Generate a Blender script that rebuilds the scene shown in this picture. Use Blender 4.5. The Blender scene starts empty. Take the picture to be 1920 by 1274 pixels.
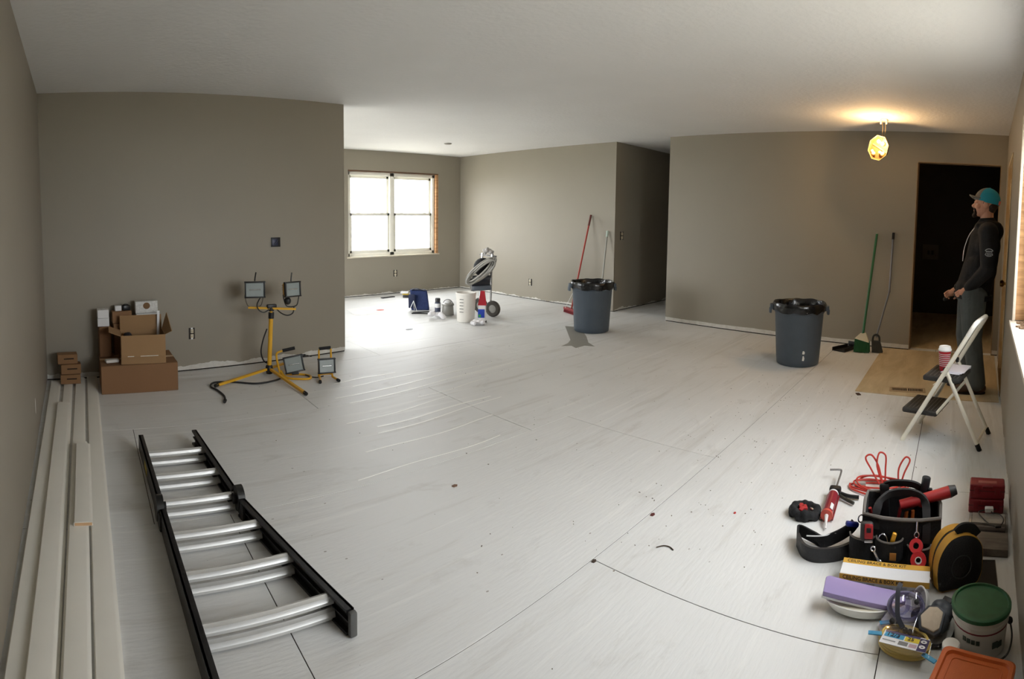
import bpy, bmesh, math, random
from mathutils import Vector, Matrix, Euler, noise as mnoise
random.seed(7)
R = math.radians
COL = bpy.context.scene.collection
SC = bpy.context.scene

# ------------------------------------------------------------------ camera (stitched sweep photo: cylindrical projection)
FPX, Y0PX = 1039.93, 468.23
cam = bpy.data.cameras.new('camera')
cam.type = 'PANO'
cam.panorama_type = 'CENTRAL_CYLINDRICAL'
cam.central_cylindrical_range_u_min = -960.0 / FPX
cam.central_cylindrical_range_u_max = 960.0 / FPX
cam.central_cylindrical_range_v_min = (Y0PX - 1274.0) / FPX
cam.central_cylindrical_range_v_max = Y0PX / FPX
cam.central_cylindrical_radius = 1.0
cam.clip_start = 0.02
camo = bpy.data.objects.new('camera', cam)
COL.objects.link(camo)
_c = lambda a: (math.cos(a), math.sin(a))
def _cam_matrix(yaw, pitch, roll):
    c, s = _c(yaw); A = Matrix(((c, -s, 0), (s, c, 0), (0, 0, 1)))
    c, s = _c(pitch); B = Matrix(((1, 0, 0), (0, c, -s), (0, s, c)))
    c, s = _c(roll); D = Matrix(((c, 0, -s), (0, 1, 0), (s, 0, c)))
    W = (D @ B @ A).transposed()          # columns: right, forward, up in the world
    r, f, u = W.col[0], W.col[1], W.col[2]
    return Matrix((( r.x, u.x, -f.x), (r.y, u.y, -f.y), (r.z, u.z, -f.z))).to_4x4()
camo.matrix_world = Matrix.Translation((0, 0, 1.3639)) @ _cam_matrix(R(43.988), R(3.5), R(-0.7223))
SC.camera = camo

# ------------------------------------------------------------------ world: bright overcast sky, exposure
SKY = 6.0
w = bpy.data.worlds.new('overcast_sky'); SC.world = w; w.use_nodes = True
bgn = w.node_tree.nodes['Background']
bgn.inputs[0].default_value = (0.95, 0.98, 1.0, 1); bgn.inputs[1].default_value = SKY
vs = SC.view_settings
vs.view_transform = 'Standard'; vs.look = 'None'; vs.gamma = 1; vs.exposure = 1.36; vs.use_curve_mapping = False
SC.cycles.max_bounces = 8; SC.cycles.diffuse_bounces = 5; SC.cycles.transparent_max_bounces = 12
SC.cycles.sample_clamp_indirect = 6.0
SC.cycles.use_adaptive_sampling = True; SC.cycles.adaptive_threshold = .03
SC.cycles.caustics_reflective = False; SC.cycles.caustics_refractive = False

def portal(name, loc, rot, sx, sy):
    l = bpy.data.lights.new(name, 'AREA'); l.shape = 'RECTANGLE'; l.size = sx; l.size_y = sy
    l.cycles.is_portal = True
    o = bpy.data.objects.new(name, l); COL.objects.link(o); o.location = loc; o.rotation_euler = rot
    return o
RROT = math.atan2(-.5025 + .1841, 6.1111)          # direction of the right-hand wall
def rw(x, y, z=0):                                  # point in the frame of the right-hand wall
    return Vector((x * math.cos(RROT) - y * math.sin(RROT), -.1841 + x * math.sin(RROT) + y * math.cos(RROT), z))
WR = (1.25, 3.36, 0.83, 2.08)                       # right window: x0 x1 z0 z1 in the wall frame
WD = (4.15, 5.98, 0.655, 2.105)                     # dining window in world x, z (wall y = 8.13)
portal('window_daylight_portal', rw((WR[0] + WR[1]) / 2, -.2, (WR[2] + WR[3]) / 2), (R(-90), 0, RROT + R(180)), WR[1] - WR[0], WR[3] - WR[2])
WL = (5.25, 7.92, .45, 2.25)                        # unseen window added behind the partition to brighten the dining room
portal('added_window_portal', (.34, (WL[0] + WL[1]) / 2, (WL[2] + WL[3]) / 2), (R(90), 0, R(-90)), WL[1] - WL[0], WL[3] - WL[2])
portal('dining_daylight_portal', ((WD[0] + WD[1]) / 2, 8.32, (WD[2] + WD[3]) / 2), (R(-90), 0, 0), WD[1] - WD[0], WD[3] - WD[2])

# ------------------------------------------------------------------ helpers
def lin(c):
    return tuple(((v / 255) / 12.92 if v / 255 <= .04045 else ((v / 255 + .055) / 1.055) ** 2.4) for v in c)
_mats = {}
def M(name, col=(128, 128, 128), rough=.6, metal=0, var=.08, scale=14, bump=0, bscale=60, spec=.5, alpha=1, trans=0, coat=0, emit=None, estr=0):
    if name in _mats: return _mats[name]
    m = bpy.data.materials.new(name); m.use_nodes = True
    nt = m.node_tree; N = nt.nodes; L = nt.links
    b = N['Principled BSDF']
    c = lin(col)
    b.inputs['Roughness'].default_value = rough; b.inputs['Metallic'].default_value = metal
    b.inputs['Specular IOR Level'].default_value = spec
    b.inputs['Coat Weight'].default_value = coat
    b.inputs['Transmission Weight'].default_value = trans
    b.inputs['Alpha'].default_value = alpha
    if emit:
        b.inputs['Emission Color'].default_value = (*lin(emit), 1); b.inputs['Emission Strength'].default_value = estr
    tc = N.new('ShaderNodeTexCoord')
    nz = N.new('ShaderNodeTexNoise'); nz.inputs['Scale'].default_value = scale; nz.inputs['Detail'].default_value = 4
    L.new(tc.outputs['Object'], nz.inputs['Vector'])
    mx = N.new('ShaderNodeMix'); mx.data_type = 'RGBA'
    mx.inputs[6].default_value = (*[max(0, v * (1 - var)) for v in c], 1)
    mx.inputs[7].default_value = (*[min(1, v * (1 + var)) for v in c], 1)
    L.new(nz.outputs['Fac'], mx.inputs[0]); L.new(mx.outputs[2], b.inputs['Base Color'])
    if bump:
        n2 = N.new('ShaderNodeTexNoise'); n2.inputs['Scale'].default_value = bscale; n2.inputs['Detail'].default_value = 3
        L.new(tc.outputs['Object'], n2.inputs['Vector'])
        bp = N.new('ShaderNodeBump'); bp.inputs['Strength'].default_value = bump; bp.inputs['Distance'].default_value = .01
        L.new(n2.outputs['Fac'], bp.inputs['Height']); L.new(bp.outputs['Normal'], b.inputs['Normal'])
    _mats[name] = m
    return m

class MB:
    def __init__(s): s.v = []; s.f = []
    def raw(s, v, f, T=None):
        o = len(s.v)
        s.v += [tuple(T @ Vector(p)) if T else tuple(p) for p in v]
        s.f += [tuple(i + o for i in q) for q in f]
        return s
    def bm(s, b, T=None):
        b.verts.index_update()
        s.raw([v.co for v in b.verts], [[v.index for v in f.verts] for f in b.faces], T); b.free(); return s
    def box(s, c, d, rot=(0, 0, 0), bev=0, seg=2, taper=None):
        b = bmesh.new(); bmesh.ops.create_cube(b, size=1)
        for v in b.verts:
            k = 1
            if taper and v.co.z > 0: k = taper
            v.co = Vector((v.co.x * d[0] * k, v.co.y * d[1] * k, v.co.z * d[2]))
        if bev: bmesh.ops.bevel(b, geom=b.edges[:], offset=bev, segments=seg, affect='EDGES', profile=.5)
        return s.bm(b, Matrix.Translation(c) @ Euler(rot).to_matrix().to_4x4())
    def cyl(s, p0, p1, r0, r1=None, n=16, cap=True):
        p0, p1 = Vector(p0), Vector(p1); r1 = r0 if r1 is None else r1
        d = (p1 - p0).normalized(); a = d.orthogonal().normalized(); b = d.cross(a)
        v = []
        for p, r in ((p0, r0), (p1, r1)):
            for i in range(n):
                t = 2 * math.pi * i / n; v.append(p + a * (r * math.cos(t)) + b * (r * math.sin(t)))
        f = [(i, (i + 1) % n, n + (i + 1) % n, n + i) for i in range(n)]
        if cap: f += [tuple(range(n - 1, -1, -1)), tuple(range(n, 2 * n))]
        return s.raw(v, f)
    def sweep(s, pts, sec, closed=False, cap=True, up=None, scales=None):
        P = [Vector(p) for p in pts]; n = len(P); m = len(sec); v = []; prev = None
        for i, p in enumerate(P):
            if closed: t = P[(i + 1) % n] - P[i - 1]
            else: t = P[min(i + 1, n - 1)] - P[max(i - 1, 0)]
            if t.length < 1e-9: t = Vector((0, 0, 1))
            t.normalize()
            if up is not None:
                a = Vector(up).cross(t)
                a = a.normalized() if a.length > 1e-4 else t.orthogonal().normalized()
            elif prev is None: a = t.orthogonal().normalized()
            else:
                a = prev - t * prev.dot(t); a = a.normalized() if a.length > 1e-6 else t.orthogonal().normalized()
            prev = a; b = t.cross(a); k = scales[i] if scales else 1
            for (x, y) in sec: v.append(p + a * (x * k) + b * (y * k))
        f = []
        for i in range(n if closed else n - 1):
            o, q = i * m, ((i + 1) % n) * m
            for j in range(m): f.append((o + j, o + (j + 1) % m, q + (j + 1) % m, q + j))
        if cap and not closed: f += [tuple(range(m - 1, -1, -1)), tuple(range((n - 1) * m, n * m))]
        return s.raw(v, f)
    def tube(s, pts, r, n=8, closed=False, scales=None):
        return s.sweep(pts, [(r * math.cos(2 * math.pi * i / n), r * math.sin(2 * math.pi * i / n)) for i in range(n)], closed, scales=scales)
    def strap(s, pts, wd, th, up=(0, 0, 1)):
        a, b = wd / 2, th / 2
        return s.sweep(pts, [(-a, -b), (a, -b), (a, b), (-a, b)], up=up)
    def lathe(s, prof, n=28, T=None, wob=None):
        v = []; f = []; m = len(prof)
        for i in range(n):
            t = 2 * math.pi * i / n
            for j, (r, z) in enumerate(prof):
                k = wob(t, j) if wob else (1, 0)
                v.append((r * k[0] * math.cos(t), r * k[0] * math.sin(t), z + k[1]))
        for i in range(n):
            q = (i + 1) % n
            for j in range(m - 1): f.append((i * m + j, q * m + j, q * m + j + 1, i * m + j + 1))
        return s.raw(v, f, T)
    def sph(s, c, r, seg=16, ring=10, rot=(0, 0, 0)):
        b = bmesh.new(); bmesh.ops.create_uvsphere(b, u_segments=seg, v_segments=ring, radius=1)
        if not hasattr(r, '__len__'): r = (r, r, r)
        return s.bm(b, Matrix.Translation(c) @ Euler(rot).to_matrix().to_4x4() @ Matrix.Diagonal((*r, 1)))
    def prism(s, poly, z0, z1, T=None, bev=0):
        n = len(poly)
        v = [(x, y, z0) for x, y in poly] + [(x, y, z1) for x, y in poly]
        f = [tuple(range(n - 1, -1, -1)), tuple(range(n, 2 * n))] + [(i, (i + 1) % n, n + (i + 1) % n, n + i) for i in range(n)]
        if not bev: return s.raw(v, f, T)
        b = bmesh.new(); vs_ = [b.verts.new(p) for p in v]
        for q in f: b.faces.new([vs_[i] for i in q])
        bmesh.ops.recalc_face_normals(b, faces=b.faces)
        bmesh.ops.bevel(b, geom=b.edges[:], offset=bev, segments=2, affect='EDGES', profile=.5)
        return s.bm(b, T)
    def mesh(s, name, smooth=38):
        me = bpy.data.meshes.new(name); me.from_pydata(s.v, [], s.f); me.validate()
        b = bmesh.new(); b.from_mesh(me); bmesh.ops.recalc_face_normals(b, faces=b.faces); b.to_mesh(me); b.free()
        if smooth:
            me.shade_smooth(); me.set_sharp_from_angle(angle=R(smooth))
        return me

def obj(name, mb, mat, parent=None, smooth=38, label=None):
    me = mb.mesh(name, smooth) if isinstance(mb, MB) else mb
    if mat and not me.materials: me.materials.append(mat)
    o = bpy.data.objects.new(name, me); COL.objects.link(o)
    if parent: o.parent = parent
    if label: o['label'] = label
    return o
def tag(o, label, cat, group=None):
    o['label'] = label; o['category'] = cat
    if group: o['group'] = group
    return o
def thing(name, label, cat, loc=(0, 0, 0), rotz=0, group=None, rot=None):
    o = bpy.data.objects.new(name, None); COL.objects.link(o); o.empty_display_size = .05
    o.location = loc; o.rotation_euler = rot if rot else (0, 0, rotz)
    return tag(o, label, cat, group)
def struct(name, mb, mat, loc=(0, 0, 0), rotz=0, parent=None, smooth=30):
    o = obj(name, mb, mat, parent, smooth); o.location = loc; o.rotation_euler = (0, 0, rotz)
    if not parent: o['kind'] = 'structure'
    return o
def spline(pts, k=8, closed=False):
    P = [Vector(p) for p in pts]; n = len(P); out = []
    for i in range(n if closed else n - 1):
        if closed: a, b, c, d = P[i - 1], P[i], P[(i + 1) % n], P[(i + 2) % n]
        else: a, b, c, d = P[max(i - 1, 0)], P[i], P[i + 1], P[min(i + 2, n - 1)]
        for j in range(k):
            t = j / k
            out.append(.5 * ((2 * b) + (c - a) * t + (2 * a - 5 * b + 4 * c - d) * t * t + (3 * b - a - 3 * c + d) * t ** 3))
    if not closed: out.append(P[-1])
    return out
def text(name, body, size, mat, parent, loc, rot=(0, 0, 0), sx=1, align='LEFT', ext=.0004, bold=0):
    cu = bpy.data.curves.new(name, 'FONT'); cu.body = body; cu.size = size; cu.align_x = align; cu.align_y = 'CENTER'; cu.extrude = ext
    cu.offset = bold; cu.resolution_u = 3
    t = bpy.data.objects.new(name + '_tmp', cu); COL.objects.link(t)
    dg = bpy.context.evaluated_depsgraph_get()
    me = bpy.data.meshes.new_from_object(t.evaluated_get(dg)); bpy.data.objects.remove(t); bpy.data.curves.remove(cu)
    me.transform(Matrix.Diagonal((sx, 1, 1, 1))); me.materials.clear(); me.name = name
    o = obj(name, me, mat, parent); o.location = loc; o.rotation_euler = rot
    return o
def organic(name, mb, mat, parent, vox=.008, it=4, sub=False):
    me0 = mb.mesh(name + '_src', 0); o = bpy.data.objects.new(name + '_src', me0); COL.objects.link(o)
    r = o.modifiers.new('r', 'REMESH'); r.mode = 'VOXEL'; r.voxel_size = vox
    s_ = o.modifiers.new('s', 'SMOOTH'); s_.iterations = it; s_.factor = .5
    dg = bpy.context.evaluated_depsgraph_get()
    me = bpy.data.meshes.new_from_object(o.evaluated_get(dg)); bpy.data.objects.remove(o); bpy.data.meshes.remove(me0)
    me.name = name; me.shade_smooth(); me.materials.clear()
    return obj(name, me, mat, parent)
def limb(mb, pts, radii, n=14):
    for i in range(len(pts) - 1):
        mb.cyl(pts[i], pts[i + 1], radii[i], radii[i + 1], n)
    for p, r in zip(pts, radii): mb.sph(p, r, n, 10)
    return mb
def copy_tree(o, loc=None, rotz=None, label=None):
    c = o.copy(); COL.objects.link(c)
    if loc: c.location = loc
    if rotz is not None: c.rotation_euler = (0, 0, rotz)
    if label: c['label'] = label
    for ch in list(o.children):
        d = copy_tree(ch); d.parent = c
    return c

# ------------------------------------------------------------------ surface materials
def newmat(name):
    m = bpy.data.materials.new(name); m.use_nodes = True
    return m, m.node_tree.nodes, m.node_tree.links, m.node_tree.nodes['Principled BSDF']
def nd(N, typ, **kw):
    n = N.new(typ)
    for k, v in kw.items(): setattr(n, k, v)
    return n
def ramp(N, L, src, p0, p1, c0=(0, 0, 0, 1), c1=(1, 1, 1, 1)):
    r = N.new('ShaderNodeValToRGB'); r.color_ramp.elements[0].position = p0; r.color_ramp.elements[1].position = p1
    r.color_ramp.elements[0].color = c0; r.color_ramp.elements[1].color = c1
    L.new(src, r.inputs[0]); return r.outputs[0]
def mixc(N, L, fac, a, b):
    x = N.new('ShaderNodeMix'); x.data_type = 'RGBA'
    for s, v in ((0, fac), (6, a), (7, b)):
        if isinstance(v, (int, float)): x.inputs[s].default_value = v
        elif isinstance(v, tuple): x.inputs[s].default_value = v
        else: L.new(v, x.inputs[s])
    return x.outputs[2]
def noise(N, L, vec, scale, detail=4, rough=.55, dist=0):
    n = N.new('ShaderNodeTexNoise'); n.inputs['Scale'].default_value = scale; n.inputs['Detail'].default_value = detail
    n.inputs['Roughness'].default_value = rough; n.inputs['Distortion'].default_value = dist
    L.new(vec, n.inputs['Vector']); return n.outputs['Fac']
def mapping(N, L, src, sc=(1, 1, 1)):
    m = N.new('ShaderNodeMapping'); m.inputs['Scale'].default_value = sc; L.new(src, m.inputs['Vector']); return m.outputs[0]
def math_(N, L, op, a, b=0.0):
    m = N.new('ShaderNodeMath'); m.operation = op
    for i, v in enumerate((a, b)):
        if isinstance(v, (int, float)): m.inputs[i].default_value = v
        else: L.new(v, m.inputs[i])
    return m.outputs[0]

def wall_material(name, band, col=(146, 139, 126), amp=.16):
    m, N, L, b = newmat(name)
    g = N.new('ShaderNodeNewGeometry'); pos = g.outputs['Position']
    sep = N.new('ShaderNodeSeparateXYZ'); L.new(pos, sep.inputs[0])
    big = noise(N, L, pos, 1.3, 3); c = lin(col)
    paint = mixc(N, L, big, (c[0] * .95, c[1] * .95, c[2] * .95, 1), (c[0] * 1.05, c[1] * 1.05, c[2] * 1.04, 1))
    edge = noise(N, L, mapping(N, L, pos, (1, 1, .2)), 3.2, 4, .6)
    e2 = math_(N, L, 'MULTIPLY', math_(N, L, 'SUBTRACT', edge, .5), amp)
    zz = math_(N, L, 'ADD', sep.outputs[2], e2)
    fac = math_(N, L, 'LESS_THAN', zz, band)
    gy = noise(N, L, pos, 18, 4)
    bare = mixc(N, L, gy, (.46, .43, .38, 1), (.74, .73, .69, 1))
    L.new(mixc(N, L, fac, paint, bare), b.inputs['Base Color'])
    b.inputs['Roughness'].default_value = .52; b.inputs['Specular IOR Level'].default_value = .4
    h = noise(N, L, pos, 90, 3)
    bp = N.new('ShaderNodeBump'); bp.inputs['Strength'].default_value = .12; bp.inputs['Distance'].default_value = .004
    L.new(h, bp.inputs['Height']); L.new(bp.outputs[0], b.inputs['Normal'])
    return m
MW = wall_material('greige_wall_paint', .03)
MWA = wall_material('greige_wall_paint_bare_foot', .050, amp=.13)
MWC = wall_material('greige_wall_paint_strip', .058, amp=.03)
def ceiling_material():
    m, N, L, b = newmat('textured_white_ceiling')
    g = N.new('ShaderNodeNewGeometry'); pos = g.outputs['Position']
    L.new(mixc(N, L, noise(N, L, pos, 2, 4), (.77, .765, .76, 1), (.83, .825, .82, 1)), b.inputs['Base Color'])
    b.inputs['Roughness'].default_value = .85
    v = N.new('ShaderNodeTexVoronoi'); v.inputs['Scale'].default_value = 22; L.new(pos, v.inputs['Vector'])
    h = math_(N, L, 'ADD', noise(N, L, pos, 34, 4), math_(N, L, 'MULTIPLY', v.outputs['Distance'], .6))
    bp = N.new('ShaderNodeBump'); bp.inputs['Strength'].default_value = .35; bp.inputs['Distance'].default_value = .006
    L.new(h, bp.inputs['Height']); L.new(bp.outputs[0], b.inputs['Normal'])
    return m
MCEIL = ceiling_material()
def floor_material():
    m, N, L, b = newmat('white_primed_plywood')
    g = N.new('ShaderNodeNewGeometry'); pos = g.outputs['Position']
    base = mixc(N, L, noise(N, L, pos, 1.1, 5, .6), (.66, .66, .645, 1), (.80, .805, .80, 1))
    # faint roller / trowel streaks that run along the sheets
    st = noise(N, L, mapping(N, L, pos, (.35, 9, 1)), 2.2, 3, .5)
    base = mixc(N, L, math_(N, L, 'MULTIPLY', ramp(N, L, st, .60, .66), .35), base, (.86, .86, .84, 1))
    st2 = noise(N, L, mapping(N, L, pos, (.5, 6, 1)), 1.6, 4, .6)
    base = mixc(N, L, math_(N, L, 'MULTIPLY', ramp(N, L, st2, .56, .70), .46), base, (.52, .50, .46, 1))
    # scuffs and grey smudges
    sm = noise(N, L, mapping(N, L, pos, (1.3, 2.6, 1)), 1.9, 7, .68, .5)
    base = mixc(N, L, math_(N, L, 'MULTIPLY', ramp(N, L, sm, .58, .80), .55), base, (.43, .41, .37, 1))
    # small chips
    v = N.new('ShaderNodeTexVoronoi'); v.inputs['Scale'].default_value = 7; L.new(mapping(N, L, pos, (1, 1.7, .01)), v.inputs['Vector'])
    ch = math_(N, L, 'LESS_THAN', v.outputs['Distance'], .045)
    ch = math_(N, L, 'MULTIPLY', ch, ramp(N, L, noise(N, L, pos, 2.6, 2), .48, .52))
    base = mixc(N, L, math_(N, L, 'MULTIPLY', ch, .75), base, (.22, .19, .16, 1))
    L.new(base, b.inputs['Base Color'])
    b.inputs['Roughness'].default_value = .48; b.inputs['Specular IOR Level'].default_value = .45
    h = math_(N, L, 'ADD', noise(N, L, mapping(N, L, pos, (1, 5, 1)), 14, 5), math_(N, L, 'MULTIPLY', st, .8))
    bp = N.new('ShaderNodeBump'); bp.inputs['Strength'].default_value = .22; bp.inputs['Distance'].default_value = .006
    L.new(h, bp.inputs['Height']); L.new(bp.outputs[0], b.inputs['Normal'])
    return m
MFLOOR = floor_material()
def wood_material(name, c0, c1, sc=(1, 12, 12), rough=.65, scale=3):
    m, N, L, b = newmat(name)
    tc = N.new('ShaderNodeTexCoord')
    n = noise(N, L, mapping(N, L, tc.outputs['Object'], sc), scale, 5, .6, .6)
    L.new(mixc(N, L, ramp(N, L, n, .35, .68), (*lin(c0), 1), (*lin(c1), 1)), b.inputs['Base Color'])
    b.inputs['Roughness'].default_value = rough
    return m
MPLY = wood_material('bare_plywood', (184, 164, 128), (208, 190, 156), (1.2, 5, 5), .6, 1.6)
MSTUD = wood_material('raw_stud_wood', (150, 108, 70), (196, 152, 106), (1, 1, 9), .7, 4)
def glass_material(name, tint=(1, 1, 1), gloss=.06):
    m = bpy.data.materials.new(name); m.use_nodes = True; N = m.node_tree.nodes; L = m.node_tree.links
    N.remove(N['Principled BSDF'])
    t = N.new('ShaderNodeBsdfTransparent'); t.inputs[0].default_value = (*tint, 1)
    g = N.new('ShaderNodeBsdfGlossy'); g.inputs['Roughness'].default_value = .04
    x = N.new('ShaderNodeMixShader'); x.inputs[0].default_value = gloss
    L.new(t.outputs[0], x.inputs[1]); L.new(g.outputs[0], x.inputs[2]); L.new(x.outputs[0], N['Material Output'].inputs[0])
    return m
MGLASS = glass_material('window_glass')
MCLEAR = glass_material('clear_plastic', (.90, .90, .92), .10)

# ------------------------------------------------------------------ the room shell
H = 2.44
def wallgrid(x0, x1, z0, z1, holes, th):
    """wall slab with openings: front face y=0, body towards y=th"""
    xs = sorted({x0, x1, *[h[0] for h in holes], *[h[1] for h in holes]}); xs = [x for x in xs if x0 <= x <= x1]
    zs = sorted({z0, z1, *[h[2] for h in holes], *[h[3] for h in holes]}); zs = [z for z in zs if z0 <= z <= z1]
    solid = lambda i, j: 0 <= i < len(xs) - 1 and 0 <= j < len(zs) - 1 and not any(h[0] <= (xs[i] + xs[i + 1]) / 2 <= h[1] and h[2] <= (zs[j] + zs[j + 1]) / 2 <= h[3] for h in holes)
    mb = MB()
    for i in range(len(xs) - 1):
        for j in range(len(zs) - 1):
            if not solid(i, j): continue
            a, b, c, d = xs[i], xs[i + 1], zs[j], zs[j + 1]
            mb.raw([(a, 0, c), (b, 0, c), (b, 0, d), (a, 0, d), (a, th, c), (b, th, c), (b, th, d), (a, th, d)], [(0, 1, 2, 3), (7, 6, 5, 4)])
            o = len(mb.v) - 8
            if not solid(i - 1, j): mb.f.append((o, o + 3, o + 7, o + 4))
            if not solid(i + 1, j): mb.f.append((o + 1, o + 5, o + 6, o + 2))
            if not solid(i, j - 1): mb.f.append((o, o + 4, o + 5, o + 1))
            if not solid(i, j + 1): mb.f.append((o + 3, o + 2, o + 6, o + 7))
    b = bmesh.new(); vs_ = [b.verts.new(p) for p in mb.v]
    for q in mb.f: b.faces.new([vs_[k] for k in q])
    bmesh.ops.remove_doubles(b, verts=b.verts[:], dist=1e-5)
    m2 = MB(); m2.bm(b); return m2
GAP = .012
AROT = math.atan2(.2043, 2.8348); ALEN = 2.842
LROT = math.atan2(4.6956, -.1046)
CROT = math.atan2(-4.1766, -.2662); CLEN = 4.185
DOORC = (3.20, 4.115, -1, 2.105)
FD = (4.58, 5.49, -1, 2.04)
# slabs
outline = [(-.72, -1.95), (1.15, -1.95), (1.15, -.62), (11.3, -.95), (11.3, 8.36), (-.72, 8.36)]
struct('ceiling', MB().prism(outline, H, H + .1), MCEIL)
fl_base = struct('floor', MB().prism(outline, -.15, -.0034), M('shaded_subfloor_joint', (42, 36, 30), .9))  # dark base colour stands in for shade inside the sheet joints
struct('wall_left', wallgrid(-1.85, 4.78, GAP, H + .02, [], .14), wall_material('greige_wall_paint_full', -.2), (-.2713, 0, 0), LROT)
struct('wall_partition', wallgrid(-.12, ALEN, GAP, H + .02, [], .12), MWA, (-.3759, 4.6956, 0), AROT)
struct('wall_back', wallgrid(.3, 6.6, GAP, H + .02, [(WD[0], WD[1], WD[2], WD[3])], .2), MW, (0, 8.13, 0), 0)
struct('wall_dining_right', wallgrid(0, 8.2 - 4.6176, GAP, H + .02, [], .12), MW, (6.4902, 8.2, 0), R(-90))
struct('wall_hall_left', wallgrid(.12, 4.8, GAP, H + .02, [], .12), MW, (6.4902, 4.6176, 0), 0)
struct('wall_hall_right', wallgrid(.06, 4.8, GAP, H + .02, [], -.12), MW, (6.4, 3.6741, 0), 0)
struct('wall_hall_end', wallgrid(0, 1.3, GAP, H + .02, [], .12), MW, (11.15, 4.75, 0), R(-90))
struct('wall_entry', wallgrid(0, CLEN + .1, GAP, H + .02, [DOORC], .12), MWC, (6.3773, 3.6741, 0), CROT)
struct('wall_right', wallgrid(1.0, 9.3, GAP, H + .02, [WR, FD], -.16), MW, (0, -.1841, 0), RROT)
MWD = wall_material('shaded_side_room_wall', -.2, (74, 66, 56))  # wall colour darkened to stand in for the unlit room
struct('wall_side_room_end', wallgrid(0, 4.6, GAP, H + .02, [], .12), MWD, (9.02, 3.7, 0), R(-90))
struct('wall_dining_left', wallgrid(4.9, 8.2, GAP, H + .02, [WL], .12), MW, (.5, 0, 0), R(90))
struct('wall_nook_side', wallgrid(0, 1.6, GAP, H + .02, [], .12), MW, (1.0, -.20, 0), R(-90))
struct('wall_nook_end', wallgrid(-.6, 1.2, GAP, H + .02, [], -.12), MW, (0, -1.75, 0), 0)
# dark filler added under each wall's foot, stops daylight leaking through the gap
MDARK = M('dark_gap', (34, 24, 18), .9)
for w_ in [o for o in COL.objects if o.name.startswith('wall_')]:
    xs = [v.co.x for v in w_.data.vertices]; ys = [v.co.y for v in w_.data.vertices]
    ya, yb = min(ys), max(ys); sg = 1 if abs(yb) > abs(ya) else -1; th = yb - ya
    spans = [(min(xs), max(xs))]
    if w_.name == 'wall_entry': spans = [(min(xs), DOORC[0]), (DOORC[1], max(xs))]
    if w_.name == 'wall_right': spans = [(min(xs), FD[0]), (FD[1], max(xs))]
    for (a, b) in spans:
        obj('gap_filler', MB().box(((a + b) / 2, sg * (.008 + (th - .008) / 2), GAP / 2 - .001), (b - a - .004, th - .008, GAP + .004)), MDARK, w_)

# floor: plywood sheets laid in rows, every sheet its own piece
rows = [(-1.93, -.924, 1.2), (-.924, .181, .62), (.181, 1.286, 1.709), (1.286, 2.391, .61), (2.391, 3.52, .26), (3.52, 4.60, 1.55), (4.60, 5.71, .45), (5.71, 6.81, 1.5), (6.81, 7.92, .3), (7.92, 8.34, 1.4)]
sheet_cache = {}
for (ya, yb, xs0) in rows:
    x = xs0 - 2.24
    while x + 2.24 < -.7: x += 2.24
    while x < 11.2:
        a, b = max(x, -.7), min(x + 2.24, 11.25); x += 2.24
        if yb < -.9 and a > 1.1: continue
        if b - a < .02: continue
        key = (round(b - a, 3), round(yb - ya, 3))
        if key not in sheet_cache:
            sheet_cache[key] = MB().box((0, 0, -.0015), (b - a - .0034, yb - ya - .0034, .003), bev=.0006, seg=1).mesh('plywood_sheet', 30)
            sheet_cache[key].materials.append(MFLOOR)
        o = obj('plywood_sheet', sheet_cache[key], None, fl_base)
        o.location = ((a + b) / 2, (ya + yb) / 2, 0)
# bare plywood panel at the entry
ply = MB().prism([(4.46, .775), (4.415, -.40), (6.095, -.472), (6.17, .775)], -.0005, .007)
o = obj('entry_plywood', ply, MPLY); tag(o, 'bare tan plywood panel laid on the floor at the entry doorway', 'plywood')
ply2 = MB().prism([(6.32, .79), (6.22, -.475), (9.0, -.64), (9.0, 3.53), (6.5, 3.53)], -.0005, .007)
o = obj('side_room_plywood', ply2, MPLY, fl_base)
# stained patch left by a spill
st = MB().prism([(5.21, 4.43), (5.30, 4.25), (5.144, 4.10), (4.92, 3.86), (4.70, 3.66), (4.605, 3.50), (4.56, 3.60), (4.50, 3.60), (4.413, 3.60), (4.46, 3.70), (4.371, 3.76), (4.52, 3.80), (4.66, 3.88), (4.90, 4.12)], .0001, .0012)
obj('stain_patch', st, M('grey_spill_stain', (146, 144, 136), .5), fl_base)
# white paint ridges dragged across the sheets
ridges = [((1.75, 3.66), (3.4, 3.77), .012), ((1.8, 3.52), (3.6, 3.66), .010), ((2.0, 3.86), (3.1, 3.93), .009), ((1.75, 3.03), (2.75, 3.07), .014), ((1.7, 2.93), (2.8, 3.0), .010),
          ((1.6, 3.16), (2.5, 3.25), .008), ((1.5, 2.72), (2.5, 2.75), .008), ((2.3, 3.36), (3.0, 3.42), .008), ((1.3, 2.46), (2.3, 2.47), .006), ((1.9, 4.0), (2.5, 4.03), .01)]
mb = MB()
for (a, b, wd) in ridges:
    pts = []
    for i in range(15):
        t = i / 14; x = a[0] + (b[0] - a[0]) * t; y = a[1] + (b[1] - a[1]) * t + .012 * math.sin(7 * t + a[0] * 9)
        pts.append((x, y, .0008))
    mb.strap(pts, wd, .0016)
o = obj('paint_ridges', mb, M('thick_white_paint', (240, 240, 236), .35), fl_base)

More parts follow.
